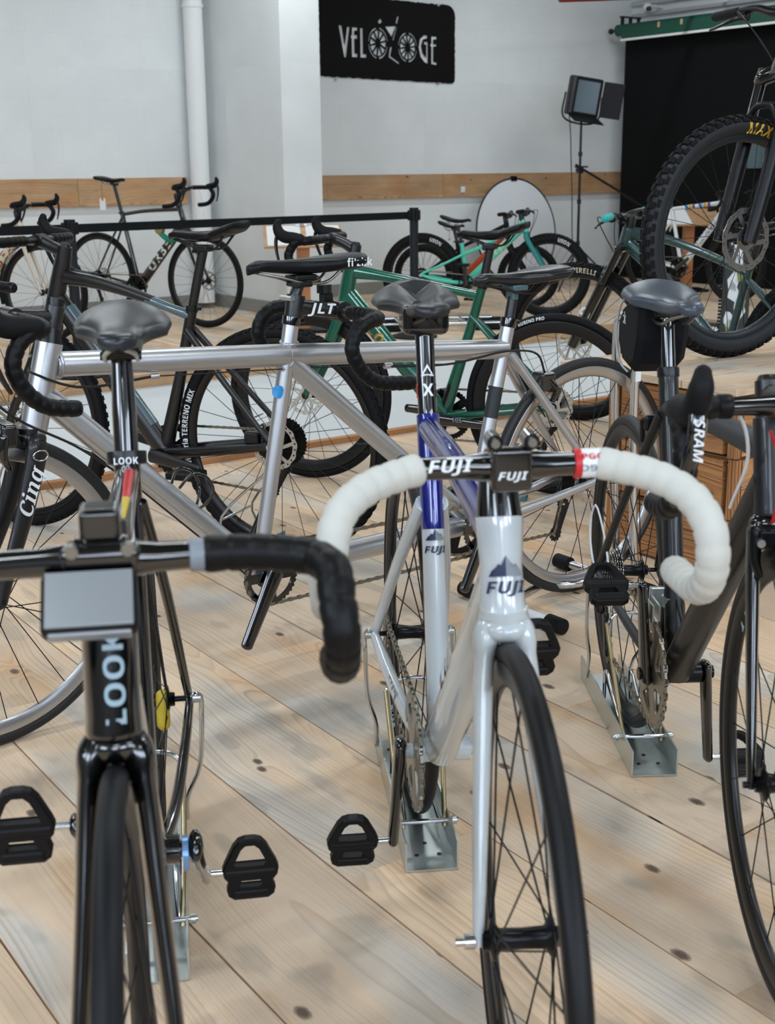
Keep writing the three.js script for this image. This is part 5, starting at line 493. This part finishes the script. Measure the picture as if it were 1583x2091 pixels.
// studio light on a stand
{ const p = W(9.12, 9.32), t = thing('studio_light', 'black studio light panel with barn doors on a tall stand', 'studio light', new THREE.Vector3(p.x, 0, p.z), .35); for (let i = 0; i < 3; i++) { const a = i / 3 * 6.283 + .4; mesh('leg', sweep([[0, .42, 0], [Math.cos(a) * .42, .012, Math.sin(a) * .42]], .009, { m: 8 }), M.black, t); } mesh('column', merge([sweep([[0, .1, 0], [0, 1.62, 0]], [.014, .011], { m: 12 }), ...[.45, .85, 1.3].map(y => cyl(.02, .04, 0, y, 0, 'y', 12))]), M.black, t);
  const h = mesh('lamp_housing', box(.34, .36, .09, 0, 0, 0, .02), M.black, t); h.position.set(.02, 1.83, 0); h.rotation.set(.08, 0, -.13); mesh('light_panel', box(.24, .29, .006, .01, 0, .047), M.lens, h); for (const s of [-1, 1]) { const d = mesh('barn_door', box(.2, .33, .006, s * .1, 0, 0), M.plastic, h); d.position.set(s * .17, 0, .05); d.rotation.y = s > 0 ? -.5 : 1.25; if (s < 0) d.position.set(-.17, 0, .05); } const b = mesh('barn_door', box(.32, .006, .16, 0, 0, .08), M.plastic, h); b.position.set(0, -.18, .05); b.rotation.x = .35; mesh('yoke', sweep([[-.2, .02, 0], [-.19, -.2, 0], [0, -.25, 0], [.19, -.2, 0], [.2, .02, 0]], .009, { m: 8, n: 20 }), M.black, h);
  mesh('clamp', merge([cyl(.035, .05, 0, 1.15, 0, 'z', 14), box(.14, .016, .02, 0, 1.18, .03, .004)]), M.black, t); mesh('boom_arm', sweep([[-.06, 1.2, .02], [.7, .78, .1]], .012, { m: 10 }), M.black, t); mesh('cable', sweep([[-.14, 1.72, .0], [-.13, 1.5, .03], [-.11, 1.25, .02], [-.1, .9, .04], [-.08, .5, .03], [-.05, .08, .05]], .005, { m: 6, n: 24 }), M.wire, t); }
// round reflector leaning on the wall
{ const t = thing('photo_reflector', 'round white photo reflector leaning on the far wall', 'reflector', W(8.9, 9.98, .545), A); t.rotation.order = 'YXZ'; t.rotation.x = -.12; mesh('disc', latheZ([[0, -.004], [.53, -.003], [.53, .003], [0, .004]], 64), M.reflector, t); mesh('rim', new THREE.TorusGeometry(.53, .009, 8, 72), M.black, t); mesh('tab', box(.08, .05, .02, 0, .53, .004, .005), M.black, t); }
// green coil on the black road bike
{ const a = -.5, c0 = new THREE.Vector3(-2.30 + .80 * Math.cos(a), .69, -10.47 + .80 * Math.sin(a) * -1); const t = thing('coil_lock', 'green coiled cable lock with a brass end hanging at the black road bike', 'lock', c0, a); const P = []; for (let i = 0; i <= 90; i++) { const q = i / 90, an = q * 15 * 6.283; P.push([lerp(-.1, .1, q), .03 - .05 * Math.sin(q * Math.PI) + Math.cos(an) * .02, .09 + Math.sin(an) * .02]); } mesh('coil', sweep(P, .006, { poly: 1, m: 6 }), std(0x0f8f72, .4), t); mesh('lock_end', cyl(.035, .04, -.1, .055, .09, 'z', 18), M.gold, t); }
// price tags
for (const [label, p, s] of [['white price tag hanging from the saddle of the black road bike', [-2.22, .93, -10.36], 1], ['white price tag hanging from the saddle of the mint bike', [.53, .58, -10.72], .9]]) { const t = thing('price_tag', label, 'tag', new THREE.Vector3(...p), .1, 'price tags'); mesh('card', box(.045 * s, .09 * s, .002, 0, 0, 0), M.paper, t); mesh('eyelet', new THREE.TorusGeometry(.006, .003, 6, 12).translate(0, .036 * s, .001), M.orange, t); mesh('string', sweep([[0, .036 * s, 0], [0, .15 * s, 0]], .0015, { m: 5 }), M.wire, t); }
// rolled trainer on the far floor
{ const p = W(6.05, 7.75), t = thing('roller_trainer', 'low silver roller trainer with black feet on the far floor', 'trainer', new THREE.Vector3(p.x, 0, p.z), .1); for (const z of [-.18, .2]) { mesh('rail', sweep([[-.5, .05, z], [.5, .05, z]], .018, { m: 12 }), M.chrome, t); for (const x of [-.42, .42]) mesh('rubber_foot', box(.34, .05, .07, x, .027, z, .015), M.rubber, t); } for (const x of [-.25, .25]) mesh('crossbar', sweep([[x, .05, -.18], [x, .05, .2]], .014, { m: 10, side: [0, 1, 0] }), M.chrome, t); }
// display things seen through the large front wheel
{ const p = { x: 2.47, z: -9.09 }, t = thing('display_board', 'narrow black and white printed board with a ribbed edge seen through the big wheel', 'display board', new THREE.Vector3(p.x, 0, p.z), -.2); mesh('panel', box(.19, .62, .02, 0, .33, 0, .004), std(0x2b2d2c, .5), t); for (let i = 0; i < 9; i++) mesh('patch', new THREE.ShapeGeometry(poly([[-.03, -.05], [.01, -.07], [.035, -.01], [.02, .05], [-.02, .06], [-.035, .01]].map(q => [q[0] + rr(-.012, .012), q[1] + rr(-.02, .02)]))).translate(rr(-.05, .05), .08 + i * .062, .0112), i % 3 ? M.print : std(0x7d8a3c, .5), t); for (let i = 0; i < 24; i++) mesh('rib', box(.022, .014, .024, -.106, .04 + i * .024, 0, .003), M.rubber, t); }
{ const t = thing('wall_shelf', 'white shelf with a dark tray on the right wall above the big fork', 'shelf'); t.rotation.y = A; mesh('shelf', box(.14, .02, .7, 10.42, 1.22, -7.75), M.paint, t); mesh('tray', box(.1, .09, .22, 10.42, 1.28, -7.72, .01), M.barrier, t); mesh('panel', box(.01, .3, .3, 10.49, 1.3, -8.25), M.teal, t); mesh('brush', box(.05, .3, .07, 10.45, 1.25, -8.12, .01), M.black, t); }
scene.traverse(o => { if (o.isMesh) { o.castShadow = true; o.receiveShadow = true; } });
renderer.render(scene, camera);
